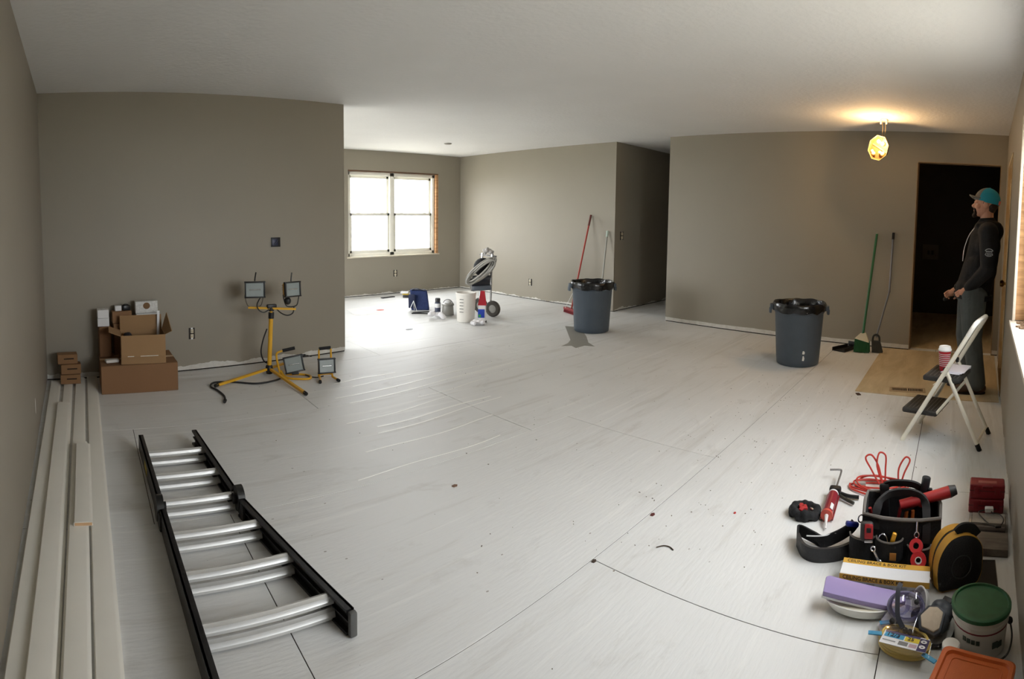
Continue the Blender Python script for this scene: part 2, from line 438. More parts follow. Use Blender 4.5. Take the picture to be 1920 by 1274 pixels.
# ---- dining window (twin double-hung, stripped of its casing)
MVINYL = M('white_vinyl', (238, 236, 226), .4, var=.04)
win = bpy.data.objects.new('window_1', None); COL.objects.link(win); win['kind'] = 'structure'; win.location = (0, 8.13, 0)
x0, x1, z0, z1 = WD; xm = 5.03; zm = 1.375
f = MB()
for bx, d in (((x0 + .03, 0), (.06, .09)), ((x1 - .075, 0), (.05, .09)), ((xm, 0), (.085, .09))):
    f.box((bx[0], .10, (z0 + z1) / 2), (d[0], d[1], z1 - z0), bev=.004)
for z, h in ((z0 + .035, .07), (z1 - .05, .06)):
    f.box(((x0 + x1) / 2, .10, z), (x1 - x0 - .06, .09, h), bev=.004)
obj('window_frame', f, MVINYL, win)
obj('jamb_board', MB().box((x1 - .022, .09, (z0 + z1) / 2), (.044, .17, z1 - z0 - .002)), MSTUD, win, label='exposed raw wood jamb')
obj('head_board', MB().box(((x0 + x1) / 2, .09, z1 - .010), (x1 - x0, .17, .016)), M('dark_header', (96, 66, 44), .8), win)
obj('window_sill', MB().box(((x0 + x1) / 2, .045, z0 + .004), (x1 - x0 + .04, .13, .022), bev=.003), M('plaster_sill', (205, 196, 178), .7), win)
for (a, b) in ((x0 + .06, xm - .042), (xm + .042, x1 - .10)):
    for (c, d, yy) in ((z0 + .07, zm + .02, .085), (zm - .02, z1 - .08, .12)):
        s_ = MB(); t = .044
        s_.box(((a + b) / 2, yy, c + t / 2), (b - a, .03, t), bev=.003).box(((a + b) / 2, yy, d - t / 2), (b - a, .03, t), bev=.003)
        s_.box((a + t / 2, yy, (c + d) / 2), (t, .03, d - c), bev=.003).box((b - t / 2, yy, (c + d) / 2), (t, .03, d - c), bev=.003)
        sash = obj('sash', s_, MVINYL, win)
        obj('pane', MB().box(((a + b) / 2, yy + .003, (c + d) / 2), (b - a - 2 * t + .006, .004, d - c - 2 * t + .006)), MGLASS, sash)
    for lx in (a + .16, b - .16):
        obj('sash_lock', MB().box((lx, .066, zm + .024), (.05, .018, .012), bev=.003), MVINYL, win)

# ---- right-hand window, sill and raw jambs
win2 = bpy.data.objects.new('window_2', None); COL.objects.link(win2); win2['kind'] = 'structure'; win2.location = (0, -.1841, 0); win2.rotation_euler = (0, 0, RROT)
x0, x1, z0, z1 = WR
MDUST = M('dusty_white_sill', (214, 204, 188), .75, var=.25, scale=24, bump=.3, bscale=40)
obj('window_sill', MB().box(((x0 + x1) / 2, -.055, z0 - .004), (x1 - x0 + .01, .15, .024), bev=.003), MDUST, win2)
for xx in (x1 - .012, x0 + .012):
    obj('jamb_board', MB().box((xx, -.075, (z0 + z1) / 2), (.024, .12, z1 - z0 - .03)), MSTUD, win2, label='exposed raw wood jamb')
    obj('drywall_edge', MB().box((xx, -.006, (z0 + z1) / 2), (.030, .018, z1 - z0), bev=.004), MDUST, win2)
obj('head_board', MB().box(((x0 + x1) / 2, -.075, z1 - .012), (x1 - x0 - .05, .12, .024)), MSTUD, win2)
f = MB(); xm = (x0 + x1) / 2
for xx, ww in ((x0 + .055, .06), (x1 - .055, .06), (xm, .07)): f.box((xx, -.12, (z0 + z1) / 2 + .01), (ww, .06, z1 - z0 - .05), bev=.004)
for zz in (z0 + .045, z1 - .055): f.box((xm, -.12, zz), (x1 - x0 - .06, .06, .06), bev=.004)
obj('window_frame', f, MVINYL, win2)
for (a, b) in ((x0 + .08, xm - .03), (xm + .03, x1 - .08)):
    obj('pane', MB().box(((a + b) / 2, -.122, (z0 + z1) / 2), (b - a, .004, z1 - z0 - .10)), MGLASS, win2)
o = MB()
for i in range(26):
    o.box((x1 - .04 - random.random() * .3, -.02 - random.random() * .08, z0 + .011), (.01 + random.random() * .025, .008 + random.random() * .012, .005 + random.random() * .008), rot=(0, 0, random.random() * 3))
o = obj('plaster_crumbs', o, M('brown_plaster_dust', (128, 104, 82), .9)); o.location = (0, -.1841, 0); o.rotation_euler = (0, 0, RROT)
o['kind'] = 'stuff'; tag(o, 'brown plaster crumbs lying on the dusty window sill', 'debris')

added_win = bpy.data.objects.new('added_window', None); COL.objects.link(added_win); added_win['kind'] = 'structure'; added_win.location = (.5, 0, 0); added_win.rotation_euler = (0, 0, R(90))  # added window, out of view, lets extra light onto the dining walls
x0, x1, z0, z1 = WL; f = MB(); xm = (x0 + x1) / 2
for xx, ww in ((x0 + .03, .06), (x1 - .03, .06), (xm, .07)): f.box((xx, .08, (z0 + z1) / 2), (ww, .06, z1 - z0), bev=.004)
for zz in (z0 + .03, z1 - .03): f.box((xm, .08, zz), (x1 - x0 - .1, .06, .06), bev=.004)
obj('window_frame', f, MVINYL, added_win)
for (a, b) in ((x0 + .06, xm - .035), (xm + .035, x1 - .06)):
    obj('pane', MB().box(((a + b) / 2, .08, (z0 + z1) / 2), (b - a, .004, z1 - z0 - .12)), MGLASS, added_win)

# ---- front door in the right-hand wall
dr = bpy.data.objects.new('door_1', None); COL.objects.link(dr); dr['kind'] = 'structure'; dr.location = (0, -.1841, 0); dr.rotation_euler = (0, 0, RROT)
MDOOR = M('cream_door_paint', (196, 178, 142), .42, var=.05)
a, b = FD[0] + .03, FD[1] - .03
d_ = MB().box(((a + b) / 2, -.05, 1.01), (b - a, .042, 2.0), bev=.003)
slab = obj('door_slab', d_, MDOOR, dr)
for pz, ph in ((.42, .52), (1.10, .60), (1.72, .36)):
    for px in (a + .235, b - .235):
        obj('panel', MB().box((px, -.0275, pz), (.28, .012, ph), bev=.010).box((px, -.024, pz), (.19, .014, ph - .10), bev=.006), MDOOR, slab)
MBRASS = M('aged_brass', (176, 138, 70), .3, 1)
kn = MB().lathe([(.0, 0), (.034, .001), (.034, .008), (.014, .014), (.012, .04), (.027, .05), (.031, .064), (.024, .078), (0, .082)], 20, Matrix.Translation((a + .07, -.028, .94)) @ Matrix.Rotation(R(-90), 4, 'X'))
obj('door_knob', kn, MBRASS, slab)
obj('deadbolt', MB().lathe([(0, 0), (.032, .001), (.030, .014), (.012, .018), (.012, .03), (0, .031)], 20, Matrix.Translation((a + .07, -.028, 1.10)) @ Matrix.Rotation(R(-90), 4, 'X')), MBRASS, slab)
for hz in (.25, 1.0, 1.78):
    obj('hinge', MB().cyl((b + .006, -.024, hz - .045), (b + .006, -.024, hz + .045), .008, n=10), MBRASS, dr)
for xx in (FD[0] + .014, FD[1] - .014):
    obj('door_jamb', MB().box((xx, -.07, 1.02), (.028, .15, 2.03)), wood_material('cream_jamb', (178, 150, 108), (206, 180, 138), (3, 3, 1)), dr)
obj('door_head', MB().box(((FD[0] + FD[1]) / 2, -.07, 2.028), (FD[1] - FD[0] - .05, .15, .022)), MDOOR, dr)
obj('daylight_gap_strip', MB().box((FD[0] + .031, -.024, 1.02), (.008, .010, 1.96)), M('bright_gap_strip', (224, 186, 110), .28, .9), dr)  # bright strip stands in for daylight showing at the door edge
obj('threshold', MB().box(((FD[0] + FD[1]) / 2, -.07, .014), (FD[1] - FD[0], .15, .025), bev=.004), MBRASS, dr)
# raw jamb liner of the interior doorway
jl = MB()
for s_ in (DOORC[0] - .004, DOORC[1] + .004): jl.box((s_, .06, 1.05), (.008, .126, 2.1))
jl.box(((DOORC[0] + DOORC[1]) / 2, .06, DOORC[3] + .003), (DOORC[1] - DOORC[0], .126, .008))
o = struct('trim_1', jl, M('raw_drywall_edge', (150, 126, 98), .85, var=.3, scale=9), (6.3773, 3.6741, 0), CROT)

# ---- outside: ground and a thin tree
struct('ground_outside', MB().box((4, 4, -.5), (90, 90, .1)), M('pale_gravel', (190, 186, 174), .95, var=.12, scale=.8))
t = thing('tree', 'thin bent tree outside the dining window', 'tree', (8.1, 13.6, -.45))
tr = MB().tube(spline([(-.55, 0, 0), (-.45, .05, 1.2), (-.25, .1, 2.1), (.25, .1, 2.9), (.9, .15, 4.2)], 6), .055, 8)
obj('trunk', tr, M('pale_bark', (196, 184, 164), .9, var=.2), t)
for (p, q, r_) in (((.25, .1, 2.9), (-.3, .4, 4.0), .03), ((.5, .12, 3.4), (1.5, .3, 4.4), .03)):
    obj('branch', MB().tube(spline([p, ((p[0] + q[0]) / 2, q[1] / 2, (p[2] + q[2]) / 2 + .1), q], 4), r_, 6), _mats['pale_bark'], t)

# ------------------------------------------------------------------ left side: trim boards, ladder, cartons, work lights
MTRIM = M('primed_white_trim', (234, 231, 222), .45, var=.03)
def board(name_label, x0, x1, y0, y1, z, group=None, skew=0, th=.018):
    t = thing('trim_board', name_label, 'board', ((x0 + x1) / 2, (y0 + y1) / 2, z), skew, group)
    wd = x1 - x0; L_ = y1 - y0
    prof = [(-wd / 2, 0), (wd / 2, 0), (wd / 2, th * .55), (wd / 2 - .008, th * .8), (wd / 2 - .016, th), (-wd / 2 + .004, th), (-wd / 2, th * .8)]
    v = [(x, y, z_) for y in (-L_ / 2, L_ / 2) for (x, z_) in prof]; n = len(prof)
    mb = MB().raw(v, [tuple(range(n)), tuple(range(2 * n - 1, n - 1, -1))] + [(i, n + i, n + (i + 1) % n, (i + 1) % n) for i in range(n)])
    obj('moulding', mb, MTRIM, t, 25)
    obj('cut_end', MB().box((0, -L_ / 2 - .0006, th * .45), (wd - .008, .0012, th * .7)), M('raw_pine_end', (206, 168, 128), .8), t)
    return t
board('long white trim board lying closest to the left wall', -.310, -.228, 1.02, 4.62, 0, skew=R(.95))
board('long white trim board second from the left wall, under another board', -.210, -.138, 1.05, 4.66, 0, skew=R(.6))
board('long white trim board third from the left wall on the floor', -.126, -.046, 1.0, 4.70, 0, skew=R(.2))
board('outermost long white trim board on the floor, beside the ladder side', -.026, .062, .95, 4.74, 0, skew=R(.35))
board('long white trim board lying on top of the boards near the left wall', -.236, -.146, 1.1, 4.01, .0185, skew=R(.7))
board('long white trim board overlapping the outermost boards, topped by a short piece', -.118, -.030, 1.0, 3.28, .0185, skew=R(.3))
board('short white trim offcut lying on the stack of boards', -.100, -.016, 2.345, 3.20, .037, skew=R(.4))

MFIBER = M('black_fiberglass', (26, 26, 27), .42, var=.2, scale=30, bump=.1)
MALU = M('brushed_aluminium', (222, 222, 220), .42, .6, var=.06)
MRUB = M('black_rubber', (24, 24, 24), .8)
lad = thing('folding_ladder', 'black folding ladder with doubled aluminium rungs lying flat on the floor', 'ladder', (0.5, 2.35, 0))
def lx(side, y):        # rail line in world, flared towards the near end
    if side < 0: return .272 + (3.20 - y) * .016
    return .612 + ((3.22 - y) * .052 if y > 2.4 else .043 + (2.4 - y) * .158)
def rail(side, ya, yb, name='rail'):
    mb = MB()
    for (dx, z0, z1, wd) in ((0, .0, .086, .010), (-side * .010, 0, .010, .026), (-side * .010, .076, .086, .026), (-side * .008, .040, .046, .018)):
        P = [(lx(side, y) - .5 + dx, y - 2.35, 0) for y in (ya, yb)]
        v = []
        for (x, y, _) in P:
            for (sx, z) in ((-wd / 2, z0), (wd / 2, z0), (wd / 2, z1), (-wd / 2, z1)): v.append((x + sx, y, z + .002))
        mb.raw(v, [(0, 1, 2, 3), (7, 6, 5, 4), (0, 4, 5, 1), (1, 5, 6, 2), (2, 6, 7, 3), (3, 7, 4, 0)])
    return obj(name, mb, MFIBER, lad, 25)
for s_ in (-1, 1):
    rail(s_, 2.44, 3.20 if s_ < 0 else 3.21); rail(s_, 1.36 if s_ < 0 else 1.535, 2.36)
    x = lx(s_, 2.40) - .5
    hg = MB().cyl((x - .016, .05, .068), (x + .016, .05, .068), .056, n=24).box((x, .05, .043), (.026, .20, .07), bev=.008)
    h_ = obj('hinge', hg, M('dark_hinge_metal', (52, 52, 50), .45, .6, var=.3), lad)
    obj('hinge_knob', MB().cyl((x - s_ * .016, .05, .068), (x - s_ * .030, .05, .068), .024, n=12), MRUB, h_)
    yf = 1.36 if s_ < 0 else 1.535
    obj('rubber_foot', MB().box((lx(s_, yf) - .5 - s_ * .006, yf - 2.35 - .012, .045), (.027, .022, .082), bev=.006), M('worn_foot', (92, 92, 90), .7, var=.3), lad)
for ry in (2.975, 2.70, 2.44 - .0, 2.175, 1.912, 1.645):
    for (dz, dy) in ((.062, .0), (.018, -.012)):
        a = lx(-1, ry) - .5 + .006; b = lx(1, ry) - .5 - .006; y = ry - 2.35 + dy
        sec = []
        for i in range(9):                       # fluted D section
            t = math.pi * i / 8; k = .019 if i % 2 == 0 else .0165
            sec.append((k * math.cos(t), k * math.sin(t)))
        sec += [(-.019, -.010), (.019, -.010)]
        n = len(sec); v = [(x_, y + p, dz + q) for x_ in (a, b) for (p, q) in sec]
        obj('rung', MB().raw(v, [tuple(range(n)), tuple(range(2 * n - 1, n - 1, -1))] + [(i, n + i, n + (i + 1) % n, (i + 1) % n) for i in range(n)]), MALU, lad, 20)
obj('warning_label', MB().box((lx(-1, 2.86) - .5 - .0055, .51, .045), (.0008, .12, .04)), M('yellow_label', (196, 170, 40), .5), lad)

MCARD = M('brown_cardboard', (140, 104, 72), .85, var=.07, scale=8)
MCARD2 = M('tan_cardboard', (154, 121, 84), .85, var=.07, scale=8)
MTAPE = M('packing_tape', (190, 160, 120), .3, var=.05)
MWHITE = M('white_card', (222, 222, 222), .6, var=.04)
def carton(name, label, loc, d, rotz=0, mat=MCARD, slot=False, tape=True, group=None, rot=None):
    t = thing(name, label, 'box', loc, rotz, group, rot)
    obj('body', MB().box((0, 0, d[2] / 2), d, bev=.003, seg=1), mat, t)
    if tape:
        obj('top_flap', MB().box((0, -d[1] / 4 - .0005, d[2] + .0012), (d[0] - .002, d[1] / 2 - .003, .0024)), mat, t)
        obj('top_flap', MB().box((0, d[1] / 4 + .0005, d[2] + .0012), (d[0] - .002, d[1] / 2 - .003, .0024)), mat, t)
        obj('tape_strip', MB().box((0, 0, d[2] + .003), (d[0], .05, .0008)), MTAPE, t)
    if slot:
        obj('hand_slot', MB().box((.01, -d[1] / 2 - .0004, d[2] * .55), (d[0] * .5, .0012, .010)), M('slot_dark', (40, 26, 16), .9), t)
    return t
carton('cardboard_box', 'large closed cardboard box on the floor under the open box', (.378, 4.475, 0), (.606, .42, .222), R(1), M('brown_cardboard_big', (132, 97, 66), .85, var=.05, scale=6))
# open box: base, four walls and flaps, each a piece
ob = thing('open_box', 'open cardboard box with spread flaps on top of the large box', 'box', (.42, 4.40, .2265), R(-2))
W_, D_, H_ = .345, .25, .225
for nm, c, d in (('bottom', (0, 0, .003), (W_, D_, .006)), ('front_wall', (0, -D_ / 2, H_ / 2), (W_, .006, H_)), ('back_wall', (0, D_ / 2, H_ / 2), (W_, .006, H_)), ('side_wall', (-W_ / 2, 0, H_ / 2), (.006, D_, H_)), ('side_wall', (W_ / 2, 0, H_ / 2), (.006, D_, H_))):
    obj(nm, MB().box(c, d), MCARD2, ob)
def flap(c, d, rot): obj('flap', MB().box(c, d, rot), MCARD2, ob)
flap((0, -D_ / 2 - .012, H_ - .080), (W_, .005, .165), (R(-7), 0, 0))
flap((0, D_ / 2 + .012, H_ + .055), (W_, .005, .12), (R(-12), 0, 0))
fl_l = MB().raw([(-W_ / 2, -D_ / 2, H_), (-W_ / 2, D_ / 2, H_), (-W_ / 2 - .095, D_ / 2 - .01, H_ + .035), (-W_ / 2 - .095, -D_ / 2 + .01, H_ + .035), (-W_ / 2, -D_ / 2, H_ - .005), (-W_ / 2, D_ / 2, H_ - .005), (-W_ / 2 - .095, D_ / 2 - .01, H_ + .030), (-W_ / 2 - .095, -D_ / 2 + .01, H_ + .030)], [(0, 1, 2, 3), (7, 6, 5, 4), (0, 3, 7, 4), (1, 5, 6, 2), (2, 6, 7, 3), (0, 4, 5, 1)])
obj('flap', fl_l, MCARD2, ob, 20)
fl_r = MB().raw([(W_ / 2, -D_ / 2, H_), (W_ / 2, D_ / 2, H_), (W_ / 2 + .04, D_ / 2, H_ + .13), (W_ / 2 + .055, -D_ / 2 + .02, H_ + .02)] + [(W_ / 2 + .005, -D_ / 2, H_), (W_ / 2 + .005, D_ / 2, H_), (W_ / 2 + .045, D_ / 2, H_ + .13), (W_ / 2 + .06, -D_ / 2 + .02, H_ + .02)], [(0, 1, 2, 3), (7, 6, 5, 4), (0, 3, 7, 4), (1, 5, 6, 2), (2, 6, 7, 3), (0, 4, 5, 1)])
obj('flap', fl_r, MCARD2, ob, 20)
for xx, ln in ((-.10, .05), (.02, .09), (.09, .05)): obj('torn_tape', MB().box((xx, -D_ / 2 - .026, H_ - .158), (ln, .001, .005), (0, 0, 0)), M('torn_white', (225, 220, 208), .5), ob)
carton('cardboard_box', 'brown box holding up the white boxes, behind the open box', (.40, 4.665, .2265), (.40, .10, .262), R(3), tape=False)
carton('cardboard_box', 'small brown box beside the open box on its left', (.125, 4.60, .2265), (.10, .12, .25), R(4), M('brown_cardboard_dark', (120, 84, 54), .85), tape=False)
carton('white_box', 'upper of the two small white boxes left of the brown one', (.115, 4.60, .548), (.095, .09, .07), R(2), MWHITE, tape=False, group=None)
carton('white_box', 'lower of the two small white boxes left of the brown one', (.118, 4.60, .4785), (.098, .09, .0685), R(-2), MWHITE, tape=False)
carton('cardboard_box', 'small brown box with electrical parts on top of the stack', (.275, 4.665, .490), (.165, .09, .10), R(3), tape=False)
carton('white_box', 'small white carton on top of the brown parts box', (.245, 4.655, .5915), (.055, .05, .045), R(6), MWHITE, tape=False)
o = obj('black_clip_bundle', MB().box((.315, 4.66, .615), (.065, .05, .045), (0, 0, .3), bev=.010).tube(spline([(.285, 4.65, .63), (.30, 4.64, .645), (.33, 4.65, .64), (.345, 4.66, .62)], 5), .004, 6), M('black_glossy_plastic', (26, 27, 30), .35))
tag(o, 'black plastic bundle beside the small white carton on the stack', 'hardware')
pb = thing('white_box', 'white printed box with a round torn hole on top of the stack', 'box', (.485, 4.66, .566), R(2))
pm = MB()
import math as _m
hole_n = 14
ring = [(.0 + .030 * _m.cos(2 * _m.pi * i / hole_n) - .0, .062 + .028 * _m.sin(2 * _m.pi * i / hole_n)) for i in range(hole_n)]
obj('body', MB().box((0, 0, .05), (.19, .075, .10), bev=.002, seg=1), M('speckled_white_print', (206, 206, 202), .55, var=.35, scale=60), pb)
obj('torn_hole', MB().prism(ring, .0378, .0390, Matrix.Rotation(R(90), 4, 'X')), M('inner_cardboard', (120, 92, 62), .9), pb)
carton('white_box', 'flat white box beneath the printed box with the hole', (.495, 4.662, .4905), (.20, .085, .073), R(1), MWHITE, tape=False)
o = obj('white_strip', MB().box((.565, 4.505, .46), (.020, .006, .28), (R(-7), R(3), 0)), MWHITE); tag(o, 'narrow white strip standing upright inside the open box', 'strip')
o = obj('dark_blue_pouch', MB().box((.315, 4.40, .345), (.07, .16, .20), (0, R(-8), 0), bev=.025, seg=3), M('navy_fabric', (24, 28, 46), .85)); tag(o, 'dark blue pouch standing in the open box', 'pouch')
o = obj('foam_wrap', MB().box((.17, 4.36, .2405), (.11, .06, .026), (0, 0, .2), bev=.010), M('white_foam', (214, 210, 204), .8)); tag(o, 'white foam sheet on the large box beside the open box', 'foam')
for k, (nm, dx, dy, hz) in enumerate((('bottom of the three brown boxes stacked in the corner', .0, 0, .078), ('middle of the three brown boxes stacked in the corner', .005, .0, .080), ('topmost of the three brown boxes stacked in the corner', -.022, .01, .078))):
    carton('cardboard_box', nm, (-.172 + dx, 4.555 + dy, .0195 + .0825 * k), (.165, .10, hz), R(4 + k), M('dark_corner_cardboard', (138, 102, 68), .85), slot=True, tape=False)

# ---- wall boxes and outlets
def wallbox(name, label, loc, rotz, d, cat, kind):
    t = thing(name, label, cat, loc, rotz)
    if kind == 'blue':
        obj('box_rim', MB().box((0, -.002, 0), (d[0], .006, d[1]), bev=.002), M('black_box', (14, 14, 16), .5), t)
        obj('box_insert', MB().box((-.008, -.006, .0), (d[0] * .62, .004, d[1] * .7), bev=.002), M('blue_box_plastic', (26, 34, 66), .4), t)
        obj('cable', MB().tube(spline([(-.02, -.008, -.02), (.0, -.014, .0), (.018, -.012, .022)], 5), .004, 6), M('grey_cable', (70, 74, 80), .5), t)
    elif kind == 'p':
        obj('cover_plate', MB().box((0, -.004, 0), (d[0], .008, d[1]), bev=.003), M('dim_plate', (120, 112, 98), .6), t)
        for sx in (-.03, .03): obj('receptacle', MB().box((sx, -.010, -.01), (.035, .006, .07), bev=.004), M('brown_receptacle', (40, 32, 26), .5), t)
    else:
        obj('box_rim', MB().box((0, -.001, 0), (d[0], .004, d[1]), bev=.001), M('dark_box', (46, 40, 34), .7), t)
        for dz in (-d[1] * .22, d[1] * .22):
            r_ = obj('receptacle', MB().box((0, -.006, dz), (d[0] * .5, .012, d[1] * .34), bev=.004), M('ivory_receptacle', (206, 196, 172), .4), t)
            for sx in (-.006, .006): obj('slot', MB().box((sx, -.0126, dz), (.0022, .001, .010)), M('slot_dark', (20, 16, 12), .9), r_)
        for dz in (-d[1] * .46, d[1] * .46): obj('ear', MB().box((0, -.003, dz), (.018, .003, .012)), MALU, t)
    return t
wallbox('cable_box', 'open blue and black cable box high on the partition wall', (1.718, 4.8441, 1.120), AROT, (.094, .088), 'junction box', 'blue')
wallbox('outlet', 'uncovered outlet low on the partition wall beside the boxes', (.90, 4.7855, .335), AROT, (.055, .10), 'outlet', 'o')
wallbox('outlet', 'uncovered outlet under the dining window', (5.06, 8.127, .355), 0, (.075, .11), 'outlet', 'o')
wallbox('outlet', 'uncovered outlet low on the dining side wall near the cart', (6.487, 6.28, .28), R(-90), (.07, .11), 'outlet', 'o')
wallbox('switch_box', 'uncovered switch on the dark hallway corner wall', (6.665, 4.6146, 1.10), 0, (.075, .12), 'switch', 'o')
wallbox('outlet', 'light double outlet box on the back wall of the dark room', (9.017, .43, 1.0), R(-90), (.26, .24), 'outlet', 'p')
o = obj('spackle_patch', MB().prism([(-.05, -.006), (-.02, -.012), (.03, -.008), (.05, .004), (.02, .012), (-.03, .008)], 0, .0015), M('white_spackle', (232, 230, 226), .8)); 
o.location = (-.3435, 3.30, .25); o.rotation_euler = (R(90), R(90), R(91)); tag(o, 'white spackle patch on the left wall above the boards', 'patch')
o = obj('ceiling_cover', MB().lathe([(0, 0), (.055, 0), (.06, -.006), (.04, -.016), (0, -.018)], 20), M('grey_cover', (150, 146, 138), .5)); o.location = (5.10, 6.70, 2.4395)
tag(o, 'small round cover on the dining room ceiling', 'cover')

# ---- tripod work light
MYEL = M('safety_yellow', (222, 168, 40), .42, var=.08)
MBLK = M('black_enamel', (24, 24, 25), .45)
MLAMPGL = M('lamp_glass', (150, 158, 156), .08, var=.15, scale=9, spec=.8)
MREFL = M('lamp_reflector', (196, 198, 196), .18, .8)
def lamp_head(parent, loc, w_, h_, rot, rod=True):
    e = bpy.data.objects.new('lamp_head', None); COL.objects.link(e); e.parent = parent; e.location = loc; e.rotation_euler = rot
    a, b = w_ / 2, h_ / 2
    hs = MB().raw([(-a, 0, -b), (a, 0, -b), (a, 0, b), (-a, 0, b), (-a * .62, .075, -b * .6), (a * .62, .075, -b * .6), (a * .62, .075, b * .6), (-a * .62, .075, b * .6)], [(0, 1, 2, 3), (7, 6, 5, 4), (0, 4, 5, 1), (1, 5, 6, 2), (2, 6, 7, 3), (3, 7, 4, 0)])
    obj('housing', hs, MYEL, e, 25)
    fr = MB(); t = .011
    for c, d in (((0, -.010, b - t / 2), (w_ + .006, .028, t)), ((0, -.010, -b + t / 2), (w_ + .006, .028, t)), ((-a + t / 2, -.010, 0), (t, .028, h_)), ((a - t / 2, -.010, 0), (t, .028, h_))): fr.box(c, d, bev=.002)
    for k in range(5): fr.box((0, .085, -b * .5 + b * k / 4), (w_ * .6, .022, .003))
    obj('bezel', fr, MBLK, e)
    obj('lens', MB().box((0, -.012, 0), (w_ - 2 * t, .004, h_ - 2 * t)), MLAMPGL, e)
    obj('bulb', MB().cyl((-a * .55, -.0155, 0), (a * .55, -.0155, 0), .005, n=10), MREFL, e)
    if rod: obj('aiming_rod', MB().tube(spline([(0, .01, b), (.004, .012, b + .03), (.012, .01, b + .075)], 4), .0055, 8), MBLK, e)
    return e
tr = thing('tripod_work_light', 'yellow tripod work light with two black framed lamp heads', 'work light', (1.494, 4.418, 0))
obj('pole', MB().cyl((0, 0, .06), (.022, -.005, .53), .019, n=14), MYEL, tr)
obj('inner_pole', MB().cyl((.022, -.005, .53), (.025, -.006, .60), .013, n=12), MYEL, tr)
obj('collar', MB().cyl((.022, -.005, .495), (.0235, -.005, .545), .025, n=14).cyl((.023, -.005, .56), (.025, -.006, .585), .024, n=12), MBLK, tr)
obj('hub', MB().lathe([(0, .015), (.026, .02), (.034, .05), (.030, .085), (.022, .095), (0, .095)], 14), MBLK, tr)
obj('tee_mount', MB().box((.027, -.006, .598), (.085, .04, .035), bev=.008), MBLK, tr)
bar = [(-.165, .045, .592), (.22, -.075, .572)]
obj('crossbar', MB().sweep(bar, [(-.011, -.008), (.011, -.008), (.011, .008), (-.011, .008)], up=(0, 0, 1)), MYEL, tr)
for (fx, fy, hz) in ((-.505, -.165, .062), (.085, -.60, .062), (.34, .33, .062)):
    d = Vector((fx, fy, 0)).normalized()
    lg = obj('leg', MB().sweep([d * .02 + Vector((0, 0, hz)), Vector((fx, fy, .016))], [(-.011, -.009), (.011, -.009), (.011, .009), (-.011, .009)], up=(0, 0, 1)), MYEL, tr)
    obj('rubber_foot', MB().cyl((fx - d.x * .02, fy - d.y * .02, .018), (fx + d.x * .014, fy + d.y * .014, .014), .014, n=10), MRUB, lg)
for (cx, cy, cz, rz, rx, ww, hh) in ((-.108, .030, .745, R(-14), R(4), .172, .140), (.190, -.068, .742, R(10), R(-4), .152, .130)):
    hd = lamp_head(tr, (cx, cy, cz), ww, hh, (rx, 0, rz))
    bx = cx; by = cy + .02
    yk = MB()
    for s_ in (-1, 1): yk.tube(spline([(cx + s_ * ww * .46, cy + .022 - s_ * .01, cz - hh * .35), (cx + s_ * ww * .42, cy + .02, cz - hh * .75), (cx + s_ * ww * .30, cy + .012, .600), (cx, cy + .008, .590)], 5), .0045, 8)
    obj('yoke', yk, MBLK if cx > 0 else M('grey_steel_wire', (110, 104, 96), .4, .7), tr)
obj('junction_knob', MB().sph((.150, -.066, .645), (.030, .030, .034), 12, 8), MBLK, tr)
cb = MB().tube(spline([(-.06, .02, .68), (-.10, .0, .62), (-.09, -.02, .575), (-.05, -.03, .555), (.0, -.02, .575)], 6), .005, 8)
cb.tube(spline([(.06, -.02, .58), (.10, -.04, .54), (.15, -.06, .52), (.195, -.07, .54), (.205, -.07, .59)], 6), .005, 8)
cb.tube(spline([(-.005, .03, .40), (-.04, .04, .30), (-.055, .05, .20), (-.03, .06, .12), (.0, .03, .10)], 6), .006, 8)
obj('lamp_cable', cb, MBLK, tr)
o = obj('power_cord', MB().tube(spline([(1.60, 4.33, .012), (1.50, 4.25, .010), (1.32, 4.22, .009), (1.15, 4.32, .009), (1.0, 4.36, .009), (.945, 4.26, .009), (.975, 4.15, .009), (.99, 4.0, .009), (.965, 3.88, .012)], 8), .0075, 8).cyl((.97, 3.89, .014), (.955, 3.85, .016), .013, .011, 10), M('black_cord', (34, 34, 35), .55))
tag(o, 'black power cord curling past the tripod foot', 'cord')
# floor lights
t = thing('floor_work_light', 'yellow floor work light tilted beside the tripod leg', 'work light', (1.655, 4.31, 0), R(-12))
lamp_head(t, (.02, 0, .112), .165, .140, (R(-8), R(-9), 0), rod=False)
obj('base_loop', MB().tube(spline([(-.085, .03, .05), (-.06, -.02, .012), (-.0, -.09, .012), (.12, -.12, .012), (.155, -.06, .012), (.12, .0, .012), (.06, .03, .012), (-.04, .05, .012)], 6), .009, 8), MYEL, t)
obj('carry_frame', MB().tube(spline([(-.085, .03, .012), (-.100, .03, .06), (-.120, .03, .16), (-.115, .03, .205), (-.06, .03, .222), (.03, .03, .238)], 6), .009, 8), MYEL, t)
obj('grip', MB().cyl((-.07, .03, .222), (.035, .03, .240), .014, n=12), MRUB, t)
obj('clamp', MB().box((.03, -.02, .035), (.06, .02, .018), bev=.004), MBLK, t)
t = thing('floor_work_light', 'small upright floor work light nearest the wall end', 'work light', (1.893, 4.12, 0), R(-10))
lamp_head(t, (0, 0, .118), .145, .125, (R(-4), 0, 0), rod=False)
obj('base_frame', MB().tube(spline([(-.075, -.09, .014), (-.055, .0, .018), (-.05, .04, .035), (.05, .04, .035), (.055, .0, .018), (.08, -.085, .014)], 6), .009, 8), MYEL, t)
for sx in (-1, 1): obj('rubber_foot', MB().cyl((sx * .073, -.075, .014), (sx * .08, -.105, .014), .013, n=10), MRUB, t)
